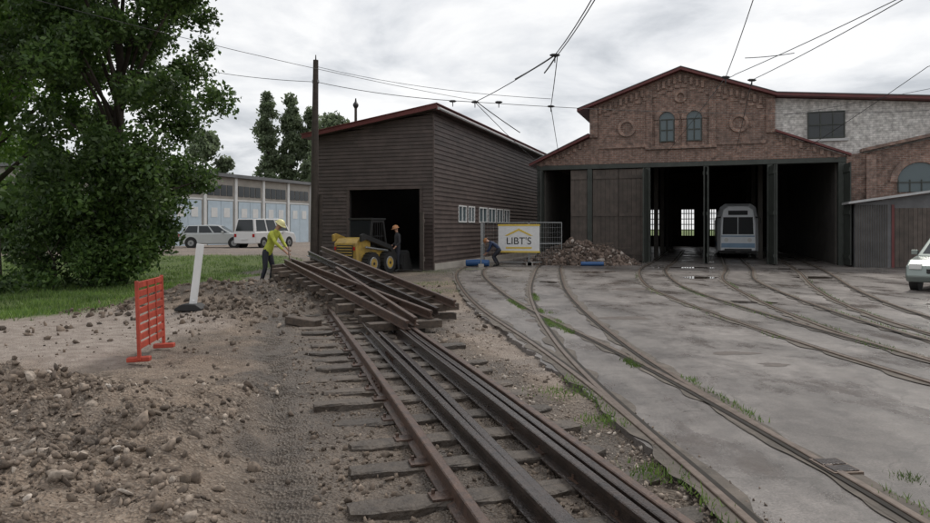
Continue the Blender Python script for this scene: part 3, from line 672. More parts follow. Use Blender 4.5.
def ring(mb,cu,zc,r0,r1,y0,y1,mt,a0=0,a1=math.pi,n=16):
    for i in range(n):
        t0=a0+(a1-a0)*i/n; t1=a0+(a1-a0)*(i+1)/n
        mb.prism([(cu+r0*math.cos(t0),zc+r0*math.sin(t0)),(cu+r1*math.cos(t0),zc+r1*math.sin(t0)),(cu+r1*math.cos(t1),zc+r1*math.sin(t1)),(cu+r0*math.cos(t1),zc+r0*math.sin(t1))],y0,y1,mt)
mb=MB()
for cu in(6.54,7.82):
    arch(mb,cu,5.95,7.05,.36,-.02,-.003,M_glassb)
    for dx in(-.36,-.03,.30): mb.box(cu+dx,cu+dx+.06,-.045,-.022,5.95,7.05,M_greendoor)
    for z in(5.95,6.5,7.02): mb.box(cu-.28,cu+.28,-.06,-.047,z,z+.05,M_greendoor)
    ring(mb,cu,7.05,.37,.6,-.11,0.0,M_brick_dark)
    for s in(-1,1): mb.box(cu+s*.47-.1,cu+s*.47+.1,-.06,0,5.75,7.05,M_brick)
for cu in(4.6,9.85):
    ring(mb,cu,6.72,.3,.44,-.1,0,M_brick_dark,0,2*math.pi,20)
    mb.cyl((cu,-.012,6.72),(cu,0,6.72),.3,.3,M_brick,20)
ring(mb,7.18,8.15,.17,.3,-.1,0,M_brick_dark,0,2*math.pi,20)
mb.build('gable_windows',hh)
mb=MB()
mb.box(-.02,14.42,-.07,.38,4.72,4.945,M_greendoor)
for a,c in((0,.3),(2.62,2.86),(5.5,5.74),(8.25,8.48),(11.1,11.33),(14.1,14.4)): mb.box(a,c,-.04,.36,0,4.715,M_greendoor)
mb.build('door_posts',hh)
mb=MB()
def leaf(mb,u0,u1,mt,y=.05,zt=4.68,T=None):
    n=max(2,int(round((u1-u0)/.2))); w=(u1-u0)/n
    for i in range(n): mb.box(u0+i*w+.004,u0+(i+1)*w-.004,y,y+.05,.06,zt,mt,T)
    for z in(.35,2.3,4.2): mb.box(u0+.02,u1-.02,y-.035,y-.001,z,z+.16,mt,T)
leaf(mb,1.75,2.6,M_browndoor); leaf(mb,2.88,4.17,M_browndoor); leaf(mb,4.19,5.48,M_browndoor)
for u,ag,wd in((5.62,-96,1.25),(8.3,-84,1.2),(8.46,-100,1.2),(11.15,-80,1.3),(11.4,-95,1.2),(14.3,-88,1.3),(.25,-80,1.2)):
    T=Matrix.Translation((u,-.08,0))@Matrix.Rotation(math.radians(ag),4,'Z')
    leaf(mb,0,wd,M_greendoor,0,4.6,T)
mb.build('door_leaves',hh)
mb=MB()
def roofslab(mb,u0,z0,u1,z1,y0,y1,th,mt):
    mb.prism([(u0,z0),(u1,z1),(u1,z1+th),(u0,z0+th)],y0,y1,mt)
for y0,y1,th,mt,dz in((-.4,32,.13,M_redtrim,.01),(-.43,32.1,.035,M_roofmetal,.145)):
    roofslab(mb,7.2,9.4+dz,2.15,9.4-.354*5.05+dz,y0,y1,th,mt); roofslab(mb,7.2,9.4+dz,11.5,9.4-.354*4.3+dz,y0,y1,th,mt)
    roofslab(mb,2.74,6.32+dz,-.35,6.32-.455*3.1+dz,y0,y1,th,mt)
    roofslab(mb,11.502,7.88+dz,22.0,6.95+dz,y0,y1,th,mt)
for y0,y1,th,mt,dz in((-.25,0.1,.1,M_redtrim,.01),):
    roofslab(mb,11.442,6.22+dz,14.6,6.22-.4*3.1+dz,y0,y1,th,mt)
mb.build('roof',hh)
mb=MB()
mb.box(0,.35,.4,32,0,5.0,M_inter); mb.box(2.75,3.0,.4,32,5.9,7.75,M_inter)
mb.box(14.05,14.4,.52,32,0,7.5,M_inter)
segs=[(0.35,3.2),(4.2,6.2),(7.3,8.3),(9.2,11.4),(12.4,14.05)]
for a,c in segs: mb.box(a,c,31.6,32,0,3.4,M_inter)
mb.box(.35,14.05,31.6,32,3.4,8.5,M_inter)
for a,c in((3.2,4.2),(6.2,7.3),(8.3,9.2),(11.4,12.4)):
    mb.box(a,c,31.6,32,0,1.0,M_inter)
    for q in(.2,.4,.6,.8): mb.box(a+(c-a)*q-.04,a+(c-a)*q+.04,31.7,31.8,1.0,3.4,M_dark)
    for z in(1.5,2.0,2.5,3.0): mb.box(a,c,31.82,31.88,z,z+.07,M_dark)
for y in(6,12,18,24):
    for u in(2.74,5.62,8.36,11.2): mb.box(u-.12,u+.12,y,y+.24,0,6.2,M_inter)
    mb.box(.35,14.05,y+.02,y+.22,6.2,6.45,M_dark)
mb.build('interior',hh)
mb=MB()
mb.prism([(11.46,4.9),(22,4.9),(22,6.93),(11.46,7.86)],.2,.5,M_white_brick)
mb.prism([(14.42,0),(22,0),(22,5.35),(19.5,6.0),(15.2,5.1),(14.42,5.05)],-.05,.18,M_brick)
mb.box(15.2,15.6,-.2,-.052,2.8,5.0,M_brick_dark)
mb.prism([(15.0,5.14),(19.5,6.1),(19.5,6.24),(15.0,5.28)],-.3,.17,M_brick_dark)
mb.prism([(19.502,6.1),(22.2,5.4),(22.2,5.54),(19.502,6.24)],-.3,.17,M_brick_dark)
mb.box(22,22.3,-.05,20,0,6.8,M_brick)
mb.build('side_block',hh)
mb=MB()
mb.box(12.84,14.4,.14,.198,5.85,7.1,M_glass)
for u in(12.84,13.35,13.87,14.35): mb.box(u,u+.05,.1,.138,5.85,7.1,M_greendoor)
for z in(5.85,6.45,7.05): mb.box(12.89,14.35,.085,.098,z,z+.05,M_greendoor)
mb.box(12.7,14.55,.08,.199,5.72,5.83,M_trimlight)
arch(mb,17.3,3.3,3.75,.85,-.08,-.053,M_glassb)
ring(mb,17.3,3.75,.87,1.15,-.16,-.05,M_brick_dark)
for u in(16.45,16.9,17.35,17.8,18.1): mb.box(u,u+.05,-.11,-.082,3.3,3.85,M_greendoor)
mb.box(16.5,18.1,-.13,-.112,3.7,3.75,M_greendoor)
mb.build('side_windows',hh)
sh=empty('lean_to_shed',(3.79,36.7,0),RZ)
mb=MB()
mb.prism([(14.5,0),(21,0),(21,3.7),(14.5,2.75)],-1.6,-.25,mat('shed_grey_sheet',(.16,.16,.165),.7,.3,2,bump=.3))
for i in range(14): mb.box(14.52+i*.09,14.56+i*.09,-1.63,-1.602,0,2.7,M_inter)
for i in range(18): mb.box(16.0+i*.17,16.16+i*.17,-1.64,-1.603,.02,2.55,M_browndoor)
mb.box(15.88,15.98,-1.66,-1.603,0,2.7,M_redtrim)
mb.build('walls',sh)
mb=MB(); mb.prism([(14.2,2.74),(21.2,3.76),(21.2,3.86),(14.2,2.84)],-1.95,-.22,M_trimlight); mb.build('roof',sh)
# ------------------------------------------------------------------ left garage building
gb=empty('garage_building',(-22.5,41,.0),math.atan2(12,4.8))
mb=MB()
mb.prism([(0,0),(23.5,0),(23.5,5.5),(0,5.5)],0,9,M_garw)
mb.build('walls',gb)
mb=MB()
mb.box(-.3,23.8,-.4,9.3,5.51,5.75,M_roofmetal)
mb.build('roof',gb)
mb=MB()
for i in range(7):
    u=.5+i*3.3
    mb.box(u,u+1.3,-.07,-.003,.46,3.7,M_garb); mb.box(u+1.33,u+2.63,-.07,-.003,.46,3.7,M_garb)
    mb.box(u-.1,u+2.75,-.05,-.002,3.75,3.86,M_white)
    for k in range(4): mb.box(u+k*.68,u+k*.68+.58,-.04,-.002,4.1,4.9,M_glass)
    for k in(0,1): 
        mb.box(u+.3+k*1.33,u+.95+k*1.33,-.085,-.072,2.5,3.2,M_white)
    mb.box(u+2.85,u+3.1,-.12,-.002,.3,5.5,M_white)
mb.build('doors_and_windows',gb)
# ------------------------------------------------------------------ poles
pl=MB()
pl.tube([(-5.88,27.3,-.1),(-5.86,27.3,4),(-5.82,27.3,8.25)],[.17,.14,.10],M_wood,10)
pl.box(-5.95,-5.7,27.24,27.36,7.35,7.47,M_galv)
pl.tube([(-5.82,27.3,8.2),(-5.82,27.3,8.45)],[.03,.02],M_wire)
pl.tube([(-5.62,27.28,3.0),(-5.66,27.28,-.1)],[.07,.09],M_wood,8)
pl.build('wooden_utility_pole')
pl=MB()
pl.tube([(-6.4,41.0,.3),(-6.4,41.0,8.7)],[.12,.08],M_wood,8)
pl.tube([(-6.4,41,8.7),(-6.4,41,8.85),(-6.4,41,8.95),(-6.4,41,9.1),(-6.4,41,9.3)],[.08,.17,.17,.06,.03],M_wire,8)
pl.build('utility_pole')
# ------------------------------------------------------------------ overhead wires
ow=empty('overhead_wires')
mb=MB()
def wire(a,b_,sag=.15,r=.014,n=10):
    a=Vector(a);b_=Vector(b_); mb.tube([a.lerp(b_,i/n)-Vector((0,0,4*sag*(i/n)*(1-i/n))) for i in range(n+1)],r*.8,M_wire,5)
def chain(pts,sag=.1,r=.015):
    for p,q in zip(pts[:-1],pts[1:]): wire(p,q,sag,r)
N1=(.32,22.5,5.75)
wire((-12,30.6,8.7),(-5.85,27.3,7.4),.1); wire((-5.8,27.3,7.4),N1,.12)
wire((-5.8,27.3,8.0),(2.86,23.3,6.0),.2,.010)
wire(N1,(19.9,30,6.75),.25,.012)
chain([(2.45,0,5.8),(2.3,12.6,5.85),(2.13,16.6,5.8),N1,(3.6,36.6,5.3)],.05)
chain([(2.75,0,5.9),(2.42,12.6,5.95),(2.22,16.8,5.85),(2.86,23.3,5.75),(4.9,36.3,5.3)],.05)
chain([(4.6,0,5.9),(5.2,12.6,5.85),(7.0,18.8,5.75),(9.8,34.2,5.3)],.04,.012)
chain([(7.9,0,5.9),(7.95,12.6,5.85),(7.95,19.4,5.8),(12.9,33.4,5.3)],.04,.012)
chain([(8.4,0,6),(8.15,12.6,6.0),(7.3,18.9,5.85),(7.0,18.8,5.75)],.03,.012)
chain([(12,8,5.9),(11.9,18,5.85),(15.6,32.3,5.3)],.04,.012)
wire((7.0,17.5,5.95),(8.0,17.0,5.95),.02,.012); wire((2.13,16.6,5.8),(1.4,19.5,5.85),.02,.025); wire((2.2,16.8,5.85),(2.1,18.5,5.8),.02,.025)
wire((14.7,32.3,6.9),(22,10,7.6),.4,.011); wire((-12,14,7.2),(N1[0],N1[1],5.8),.2,.009)
wire((.32,22.5,5.8),(1.9,24.2,5.0),.02,.02)
mb.build('wires',ow)
mb=MB()
for p in(N1,(2.13,16.6,5.8),(2.86,23.3,5.75),(7,18.8,5.75),(7.95,19.4,5.8),(-.4,22.9,5.85),(1.1,22.8,5.8)):
    p=Vector(p); mb.tube([p+Vector((-.12,0,0)),p+Vector((-.06,0,0)),p+Vector((.06,0,0)),p+Vector((.12,0,0))],[.015,.04,.04,.015],M_wire,8)
    mb.tube([p,p-Vector((0,0,.18))],[.02,.012],M_wire,6)
mb.build('insulators',ow)
# ------------------------------------------------------------------ barriers, posts, signs
rb=empty('red_barrier')
mb=MB()
p0=Vector((-4.17,8.95,.0));p1=Vector((-4.36,10.15,.0)); dv=(p1-p0).normalized()
Tb=Matrix.Translation(p0)@Matrix.Rotation(math.atan2(dv.y,dv.x),4,'Z')@Matrix.Rotation(math.radians(-2),4,'X')
Lb=(p1-p0).length
mb.box(0,.05,-.02,.02,.0,1.02,M_red,Tb); mb.box(Lb-.05,Lb,-.02,.02,.0,1.02,M_red,Tb)
for i in range(8): mb.box(.05,Lb-.05,-.014,.014,.14+i*.112,.14+i*.112+.08,M_red,Tb)
for u in(.42,.8): mb.box(u,u+.035,-.026,-.0145,.13,1.0,M_red,Tb)
mb.build('panel',rb,bevel=.006)
mb=MB()
mb.box(.02,.14,-.12,.16,-.02,.04,M_red,Tb); mb.box(Lb-.14,Lb-.02,-.16,.12,-.02,.04,M_red,Tb)
mb.build('feet',rb,bevel=.01)
wp=empty('white_marker_post',(-5.22,13.4,.03))
mb=MB()
T=Matrix.Rotation(math.radians(7),4,'Y')@Matrix.Rotation(math.radians(15),4,'Z')
mb.box(-.07,.07,-.018,.018,.1,1.28,M_white,T); mb.box(-.03,.03,-.03,.03,.05,.2,M_white,T)
mb.build('post',wp,bevel=.012)
mb=MB(); mb.taper([(-.28,0),(.24,0),(.24,.05),(.12,.13),(-.14,.13),(-.28,.05)],[(-.28,0),(.24,0),(.24,.05),(.12,.13),(-.14,.13),(-.28,.05)],-.18,.18,M_blk); mb.build('rubber_base',wp,bevel=.015)
wp.location.z=float(height(np.array([-5.22]),np.array([13.4]))[0])+.02
fe=empty('temporary_mesh_fence')
mb=MB()
def panel(a,b_,h=1.95):
    a=Vector(a);b_=Vector(b_); up=Vector((0,0,h))
    lo=Vector((0,0,.12))
    for p,q in((a+lo,a+up),(b_+lo,b_+up),(a+lo,b_+lo),(a+up,b_+up),(a+up*.5,b_+up*.5)): mb.tube([p,q],.022,M_galv)
    n=14
    for i in range(1,n): mb.tube([a.lerp(b_,i/n)+lo,a.lerp(b_,i/n)+up],.004,M_galv,4)
    for i in range(1,8): mb.tube([a+lo+(up-lo)*i/8,b_+lo+(up-lo)*i/8],.004,M_galv,4)
    for p in(a,b_): mb.box(p.x-.12,p.x+.12,p.y-.3,p.y+.3,0,.13,M_garw)
panel((.9,32.6,0),(2.9,32.0,0)); panel((2.95,32.0,0),(4.5,32.6,0)); panel((.85,32.6,0),(.7,30.6,0))
mb.build('panels',fe)
sg=empty('company_banner_sign',(2.45,31.85,0),-.25)
mb=MB()
mb.box(-.95,.95,-.02,.02,.6,1.85,M_white)
mb.box(-.97,.97,-.03,-.021,.58,.66,M_signy); mb.box(-.97,.97,-.03,-.021,1.79,1.87,M_signy)
mb.prism([(-.65,1.35),(0,1.68),(.65,1.35),(.5,1.35),(0,1.58),(-.5,1.35)],-.03,-.021,M_signy)
mb.box(-.6,.6,-.03,-.021,.76,.84,M_signy)
mb.build('board',sg)
cu=bpy.data.curves.new('lettering','FONT'); cu.body="LIBT'S"; cu.size=.46; cu.align_x='CENTER'; cu.extrude=.004
to=bpy.data.objects.new('lettering',cu); COL.objects.link(to); to.parent=sg; to.location=(0,-.027,.96); to.rotation_euler=(math.pi/2,0,0); cu.materials.append(M_blkm)
mb=MB()
mb.tube([(.05,30.9,.16),(.6,30.8,.18),(1.05,30.7,.16)],[.14,.15,.14],M_blue,12); mb.tube([(.1,31.2,.13),(1.0,31.1,.13)],.11,M_blue,12)
mb.build('blue_pipe_bundle')
mb=MB(); mb.tube([(5.2,31.4,.1),(6.2,31.3,.1)],.09,M_blue,12); mb.build('blue_pipe')
mb=MB()
T=Matrix.Translation((2.62,4.95,0))@Matrix.Rotation(math.radians(6),4,'Z')
mb.box(-.11,.11,-.15,.15,.0,.024,M_railtop,T); mb.box(-.09,.09,-.13,-.01,.024,.03,M_rustwet,T); mb.box(-.09,.09,.01,.13,.024,.03,M_rustwet,T)
mb.build('track_point_box_cover',bevel=.004)
# ------------------------------------------------------------------ vehicles
def wheel(mb,x,y,z,r,w,side):
    mb.cyl((x,y-w/2,z),(x,y+w/2,z),r,r,M_blk,24)
    yo=y+side*(w/2)
    mb.cyl((x,yo-side*.01,z),(x,yo+side*.012,z),r*.62,r*.58,M_galv,20)
    mb.cyl((x,yo+side*.012,z),(x,yo+side*.03,z),r*.15,r*.12,M_blkm,10)
def car(name,loc,rz,paint,low,green,wb=(-1.3,1.3),hw=.85,r=.31,van=False):
    root=empty(name,loc,rz); mb=MB()
    ws=[(-hw,.94),(-hw*.93,1.0),(hw*.93,1.0),(hw,.94)]
    n=len(low); vs=[];cz=.62
    for w_,s in ws:
        for (x,z) in low: vs.append((x*(.985 if abs(w_)==hw else 1),w_,cz+(z-cz)*s))
    fs=[list(range(n)),list(range(4*n-1,3*n-1,-1))]
    for j in range(3):
        for i in range(n): fs.append((j*n+i,(j+1)*n+i,(j+1)*n+(i+1)%n,j*n+(i+1)%n))
    mb.add(vs,fs,paint)
    o=mb.build('body',root,bevel=.035,smooth=False)
    mb=MB(); gt=hw*.74; gb_=hw*.93; n=len(green); zmax=max(z for x,z in green); zmin=min(z for x,z in green)
    def gy(z): return gb_+(gt-gb_)*(z-zmin)/(zmax-zmin)
    vs=[(x,-gy(z),z) for x,z in green]+[(x,gy(z),z) for x,z in green]
    mb.add(vs,[list(range(n)),list(range(2*n-1,n-1,-1))]+[(i,i+n,(i+1)%n+n,(i+1)%n) for i in range(n)],paint)
    mb.build('cabin',root,bevel=.03)
    mb=MB()
    x0=min(x for x,z in green);x1=max(x for x,z in green)
    tx0=min(x for x,z in green if z>zmax-.12);tx1=max(x for x,z in green if z>zmax-.12)
    nb=3; za=zmin+.06; zb=zmax-.09
    def ex(z,side):
        t=(z-zmin)/(zmax-zmin); return (x0+(tx0-x0)*t) if side==0 else (x1+(tx1-x1)*t)
    for s in(-1,1):
        for k in range(nb):
            fa=k/nb+.02; fb=(k+1)/nb-.02
            q=[]
            for z,f in((za,fa),(za,fb),(zb,fb),(zb,fa)):
                a=ex(z,0)+.1; c=ex(z,1)-.1; q.append((a+(c-a)*f,s*(gy(z)+.012),z))
            mb.add(q,[(0,1,2,3)],M_glass)
    for side,d in((0,-1),(1,1)):
        q=[]
        for z,y in((za,-1),(za,1),(zb,1),(zb,-1)): q.append((ex(z,side)+d*.02,y*(gy(z)-.1),z))
        mb.add(q,[(0,1,2,3)],M_glass)
    mb.build('windows',root)
    mb=MB()
    for x in wb:
        for s in(-1,1):
            mb.cyl((x,s*(hw-.2),r+.02),(x,s*(hw+.004),r+.02),r+.06,r+.06,M_blk,24); wheel(mb,x,s*(hw-.09),r,r,.2,s)
    mb.build('wheels',root)
    mb=MB(); fx=max(x for x,z in low);bx=min(x for x,z in low)
    for s in(-1,1):
        mb.box(fx-.2,fx+.012,s*hw*.72-.14,s*hw*.72+.14,.6,.74,M_lamp); mb.box(bx-.012,bx+.1,s*hw*.82-.09,s*hw*.82+.09,.68,.88,M_redl)
        mb.box(.55,.68,s*(hw+.08)-.08,s*(hw+.08)+.08,.95,1.08,paint)
    mb.box(fx-.02,fx+.02,-.35,.35,.5,.62,M_blkm); mb.box(fx,fx+.025,-.25,.25,.36,.47,M_white); mb.box(bx-.025,bx,-.25,.25,.5,.6,M_white)
    mb.build('trim',root,bevel=.01)
    return root
LOWH=[(-2.0,.25),(-2.05,.55),(-1.98,.9),(1.0,.93),(1.7,.84),(2.02,.68),(2.08,.4),(2.0,.25)]
GRH=[(-1.93,.9),(-1.55,1.40),(-.2,1.46),(.3,1.42),(1.12,.92)]
car('parked_hatchback_car',(-15.9,44.6,.45),math.radians(8),M_silver,LOWH,GRH)
car('parked_white_van',(-12.9,45.4,.45),math.radians(68),M_wcar,[(-2.1,.28),(-2.12,1.0),(1.1,1.05),(1.9,.92),(2.1,.6),(2.1,.28)],[(-2.1,1.0),(-1.98,1.82),(.6,1.86),(.95,1.8),(1.5,1.02)],hw=.85)
car('parked_saloon_car',(13.9,19.7,0),math.radians(225),M_gcar,LOWH,[(-1.9,.9),(-1.2,1.40),(-.2,1.45),(.3,1.42),(1.1,.92)])
# tram
tr=empty('tram',(15.05,38.6,0),RZ)
mb=MB()
def sect(hw,zb,zt,inset=0): return [(-hw,zb),(hw,zb),(hw,zb+.5),(hw-.02,zt-.9),(hw-.14,zt-.2),(hw-.4,zt),(-hw+.4,zt),(-hw+.14,zt-.2),(-hw+.02,zt-.9),(-hw,zb+.5)]
mb.taper(sect(.9,.45,2.9),sect(1.08,.4,3.05),0,.45,M_tramw); mb.taper(sect(1.08,.4,3.05),sect(1.08,.4,3.05),.452,13,M_tramw)
mb.build('body',tr,bevel=.04)
mb=MB()
mb.add([(-.80,-.01,1.35),(.80,-.01,1.35),(.76,-.012,2.3),(-.76,-.012,2.3)],[(0,1,2,3)],M_ws)
mb.box(-.5,.5,-.04,-.005,2.42,2.66,M_ws); mb.box(-.86,.86,-.03,-.004,.62,.86,M_tramb); mb.box(-.7,.7,-.1,-.005,.42,.56,M_blkm)
mb.box(-.86,.86,-.028,-.004,1.22,1.28,M_tramb)
for x in(-.015,): mb.box(x,x+.03,-.03,-.013,1.35,2.3,M_tramw)
for s in(-1,1):
    mb.cyl((s*.6,-.05,1.04),(s*.6,-.005,1.04),.11,.11,M_lamp,16)
    for i in range(9): mb.box(s*1.083-.004,s*1.083+.004,1+i*1.3,2.0+i*1.3,1.4,2.25,M_ws)
    mb.box(s*1.082-.004,s*1.082+.004,.6,13,.62,.86,M_tramb)
    mb.tube([(s*.9,.0,2.3),(s*1.15,-.12,2.25),(s*1.15,-.12,1.95)],.03,M_blkm)
for y in(2,4,9,11):
    for s in(-1,1): mb.cyl((s*.5,y,.34),(s*.6,y,.34),.33,.33,M_blkm,16)
mb.box(-.95,.95,.4,12.8,.28,.42,M_blkm); mb.box(-.12,.12,-.35,.3,.36,.46,M_blkm)
mb.build('fittings',tr)
mb=MB()
for s in(-1,1):
    mb.tube([(s*.5,3,3.05),(s*.6,4.4,3.9),(s*.7,3.2,4.75)],.025,M_blkm)
mb.tube([(-.8,3.2,4.78),(.8,3.2,4.78)],.03,M_blkm); mb.build('pantograph',tr)
# skid-steer loader
sk=empty('skid_steer_loader',(-3.72,26.4,0.0),math.radians(62))
mb=MB()
mb.prism([(-1.25,.45),(-1.3,1.15),(-1.1,1.32),(-.45,1.36),(-.4,.95),(.75,.8),(.95,.5),(.8,.3),(-1.0,.3)],-.5,.5,M_yel)
mb.build('body',sk,bevel=.04)
mb=MB()
mb.box(-1.33,-1.305,-.36,.36,.62,1.08,M_blkm); 
for z in(.7,.8,.9,1.0): mb.box(-1.345,-1.33,-.34,.34,z,z+.04,M_yel)
mb.box(-1.34,-1.31,-.46,-.38,.9,1.02,M_redl); mb.box(-1.34,-1.31,.38,.46,.9,1.02,M_redl)
for ya,yb in((-.5,-.44),(.44,.5)):
    mb.prism([(-.42,1.3),(-.36,2.0),(.45,2.0),(.62,1.2),(.7,.85),(.64,.85),(.55,1.2),(.38,1.9),(-.28,1.9),(-.34,1.3)],ya,yb,M_blkm)
mb.box(-.42,.5,-.54,.54,2.0,2.07,M_blkm); mb.box(-.4,-.34,-.44,.44,1.35,1.98,M_ws)
for s in(-1,1):
    for i in range(5): mb.box(-.25+i*.14,-.235+i*.14,s*.47-.01,s*.47+.01,1.0,1.95,M_blkm)
    mb.box(-.3,.5,s*.47-.012,s*.47+.012,1.38,1.41,M_blkm)
mb.prism([(-.2,.9),(.25,.9),(.25,1.02),(-.05,1.05),(-.1,1.55),(-.2,1.55)],-.25,.25,M_blk)
mb.build('cab',sk,bevel=.012)
mb=MB()
for s in(-1,1):
    mb.prism([(-1.2,1.2),(-1.22,1.45),(-1.05,1.5),(.7,1.05),(1.2,.55),(1.28,.3),(1.15,.28),(1.02,.5),(.6,.9),(-.9,1.28)],s*.62-.05,s*.62+.05,M_blkm if s<0 else M_yel)
    mb.tube([(-.9,s*.62,1.0),(.5,s*.62,.85)],.04,M_galv,8)
mb.build('lift_arms',sk,bevel=.015)
mb=MB()
mb.prism([(1.2,.08),(1.9,.04),(1.92,.07),(1.3,.14),(1.2,.3),(1.28,.62),(1.6,.8),(1.58,.83),(1.22,.68),(1.12,.3)],-.85,.85,M_blkm)
for s in(-1,1): mb.prism([(1.2,.08),(1.9,.04),(1.6,.8),(1.25,.65)],s*.86-.012,s*.86+.012,M_blkm)
mb.build('bucket',sk)
mb=MB()
for x in(-.62,.42):
    for s in(-1,1):
        wheel(mb,x,s*.66,.40,.40,.26,s)
        for i in range(18):
            a=2*math.pi*i/18; T=Matrix.Translation((x,s*.66,.4))@Matrix.Rotation(a,4,'Y')
            mb.box(-.03,.03,-.13,.13,.39,.425,M_blk,T)
        mb.cyl((x,s*.79,.40),(x,s*.803,.40),.2,.19,M_yel,16)
mb.build('wheels',sk)
# ------------------------------------------------------------------ people
def person(name,loc,rz,J,mats,helm=None,hair=None,scale=1.0,curl=.9):
    root=empty(name,loc,rz); root.scale=(scale,)*3
    names=[];co=[];rad=[];edges=[];part=[]
    def add(n,p,r,parent=None,pt='torso'):
        names.append(n);co.append(Vector(p));rad.append(r);part.append(pt)
        if parent is not None: edges.append((names.index(parent),len(names)-1))
    P=J
    add('pelvis',P['pelvis'],(.155,.12))
    pv=Vector(P['pelvis']);ch=Vector(P['chest'])
    add('waist',pv.lerp(ch,.4),(.135,.105),'pelvis'); add('chest',ch,(.165,.12),'waist')
    nk=Vector(P['neck']);hd=Vector(P['head'])
    add('neck0',ch.lerp(nk,.75),(.085,.075),'chest'); add('neck',nk,(.052,.052),'neck0','skin'); 
    add('jaw',nk.lerp(hd,.55),(.062,.066),'neck','skin'); add('head',hd,(.078,.092),'jaw','skin'); add('crown',hd+(hd-nk).normalized()*.08,(.06,.07),'head','hair')
    for s,k in((1,'L'),(-1,'R')):
        sh=Vector(P['sh'+k]);el=Vector(P['el'+k]);wr=Vector(P['wr'+k])
        add('sh'+k,sh,(.075,.07),'chest'); add('ua'+k,sh.lerp(el,.5),(.055,.052),'sh'+k,'arm'); add('el'+k,el,(.045,.045),'ua'+k,'arm'); add('fa'+k,el.lerp(wr,.5),(.041,.04),'el'+k,'arm'); add('wr'+k,wr,(.028,.025),'fa'+k,'skin')
        d=(wr-el).normalized(); side=Vector((0,1,0)); side=(side-d*side.dot(d)).normalized(); nrm=d.cross(side).normalized()*(1)
        if nrm.x<0: nrm=-nrm
        inn=nrm
        pc=wr+d*.06; add('palm'+k,pc,(.036,.018),'wr'+k,'skin')
        for fi,(o_,ln) in enumerate(((-.027,.062),(-.009,.075),(.009,.07),(.026,.055))):
            b0=wr+d*.085+side*o_; 
            d1=(d*math.cos(.5*curl)+inn*math.sin(.5*curl)); d2=(d*math.cos(1.4*curl)+inn*math.sin(1.4*curl)); d3=(d*math.cos(2.3*curl)+inn*math.sin(2.3*curl))
            add('f%d0'%fi+k,b0,(.0095,.0095),'palm'+k,'skin'); add('f%d1'%fi+k,b0+d1*ln*.5,(.009,.009),'f%d0'%fi+k,'skin'); add('f%d2'%fi+k,b0+d1*ln*.5+d2*ln*.4,(.0085,.0085),'f%d1'%fi+k,'skin'); add('f%d3'%fi+k,b0+d1*ln*.5+d2*ln*.4+d3*ln*.3,(.0075,.0075),'f%d2'%fi+k,'skin')
        tb=wr+d*.03-side*s*.03; add('t0'+k,tb,(.012,.012),'palm'+k,'skin'); add('t1'+k,tb-side*s*.015+d*.03+inn*.02,(.010,.010),'t0'+k,'skin'); add('t2'+k,tb-side*s*.005+d*.045+inn*.045,(.009,.009),'t1'+k,'skin')
        hp=Vector(P['hip'+k]);kn=Vector(P['kn'+k]);an=Vector(P['an'+k]);toe=Vector(P['toe'+k])
        add('hip'+k,hp,(.095,.095),'pelvis','leg'); add('th'+k,hp.lerp(kn,.5),(.082,.082),'hip'+k,'leg'); add('kn'+k,kn,(.062,.062),'th'+k,'leg'); add('cf'+k,kn.lerp(an,.4),(.058,.06),'kn'+k,'leg'); add('an'+k,an,(.045,.05),'cf'+k,'shoe')
        add('toe'+k,toe,(.045,.035),'an'+k,'shoe'); 
    me=bpy.data.meshes.new('bodyskin'); me.from_pydata([tuple(c) for c in co],edges,[])
    ob=bpy.data.objects.new('tmp',me); COL.objects.link(ob)
    sm=ob.modifiers.new('s','SKIN'); sm.use_smooth_shade=True
    ss=ob.modifiers.new('ss','SUBSURF'); ss.levels=2; ss.render_levels=2
    sv=me.skin_vertices[0].data
    for i,r in enumerate(rad): sv[i].radius=r; sv[i].use_root=(i==0)
    dg=bpy.context.evaluated_depsgraph_get(); dg.update()
    me2=bpy.data.meshes.new_from_object(ob.evaluated_get(dg)); bpy.data.objects.remove(ob)
    order=['torso','arm','leg','skin','shoe','hair']; me2.materials.clear()
    for q in order: me2.materials.append(mats[q])
    for p in me2.polygons:
        c=p.center; best=1e9;bp_='torso'
        for (a,b_) in edges:
            A=co[a];B_=co[b_];d=B_-A; t=max(0,min(1,(c-A).dot(d)/max(d.length_squared,1e-9)))
            dd=(c-(A+d*t)).length/(rad[a][0]*(1-t)+rad[b_][0]*t+.02)
            if dd<best: best=dd; bp_=part[b_] if t>.35 else part[a]
        p.material_index=order.index(bp_); p.use_smooth=True
    bo=bpy.data.objects.new('body',me2); COL.objects.link(bo); bo.parent=root
    mb=MB(); up=(hd-nk).normalized(); fw=Vector((1,0,0)); fw=(fw-up*fw.dot(up)).normalized(); sd=up.cross(fw)
    mb.tube([hd+fw*.075+up*.015,hd+fw*.105-up*.02,hd+fw*.085-up*.028],[.008,.014,.008],mats['skin'],6)
    for s in(-1,1):
        mb.tube([hd+fw*.078+sd*s*.03+up*.012,hd+fw*.088+sd*s*.03+up*.012],[.011,.006],M_blk,6)
        mb.tube([hd+sd*s*.075-up*.025,hd+sd*s*.088+up*.0,hd+sd*s*.08+up*.025],[.008,.016,.01],mats['skin'],6)
    mb.tube([hd+fw*.078-sd*.022-up*.055,hd+fw*.086-up*.055,hd+fw*.078+sd*.022-up*.055],[.004,.007,.004],M_redtrim,6)
    mb.build('face_features',root,smooth=True)
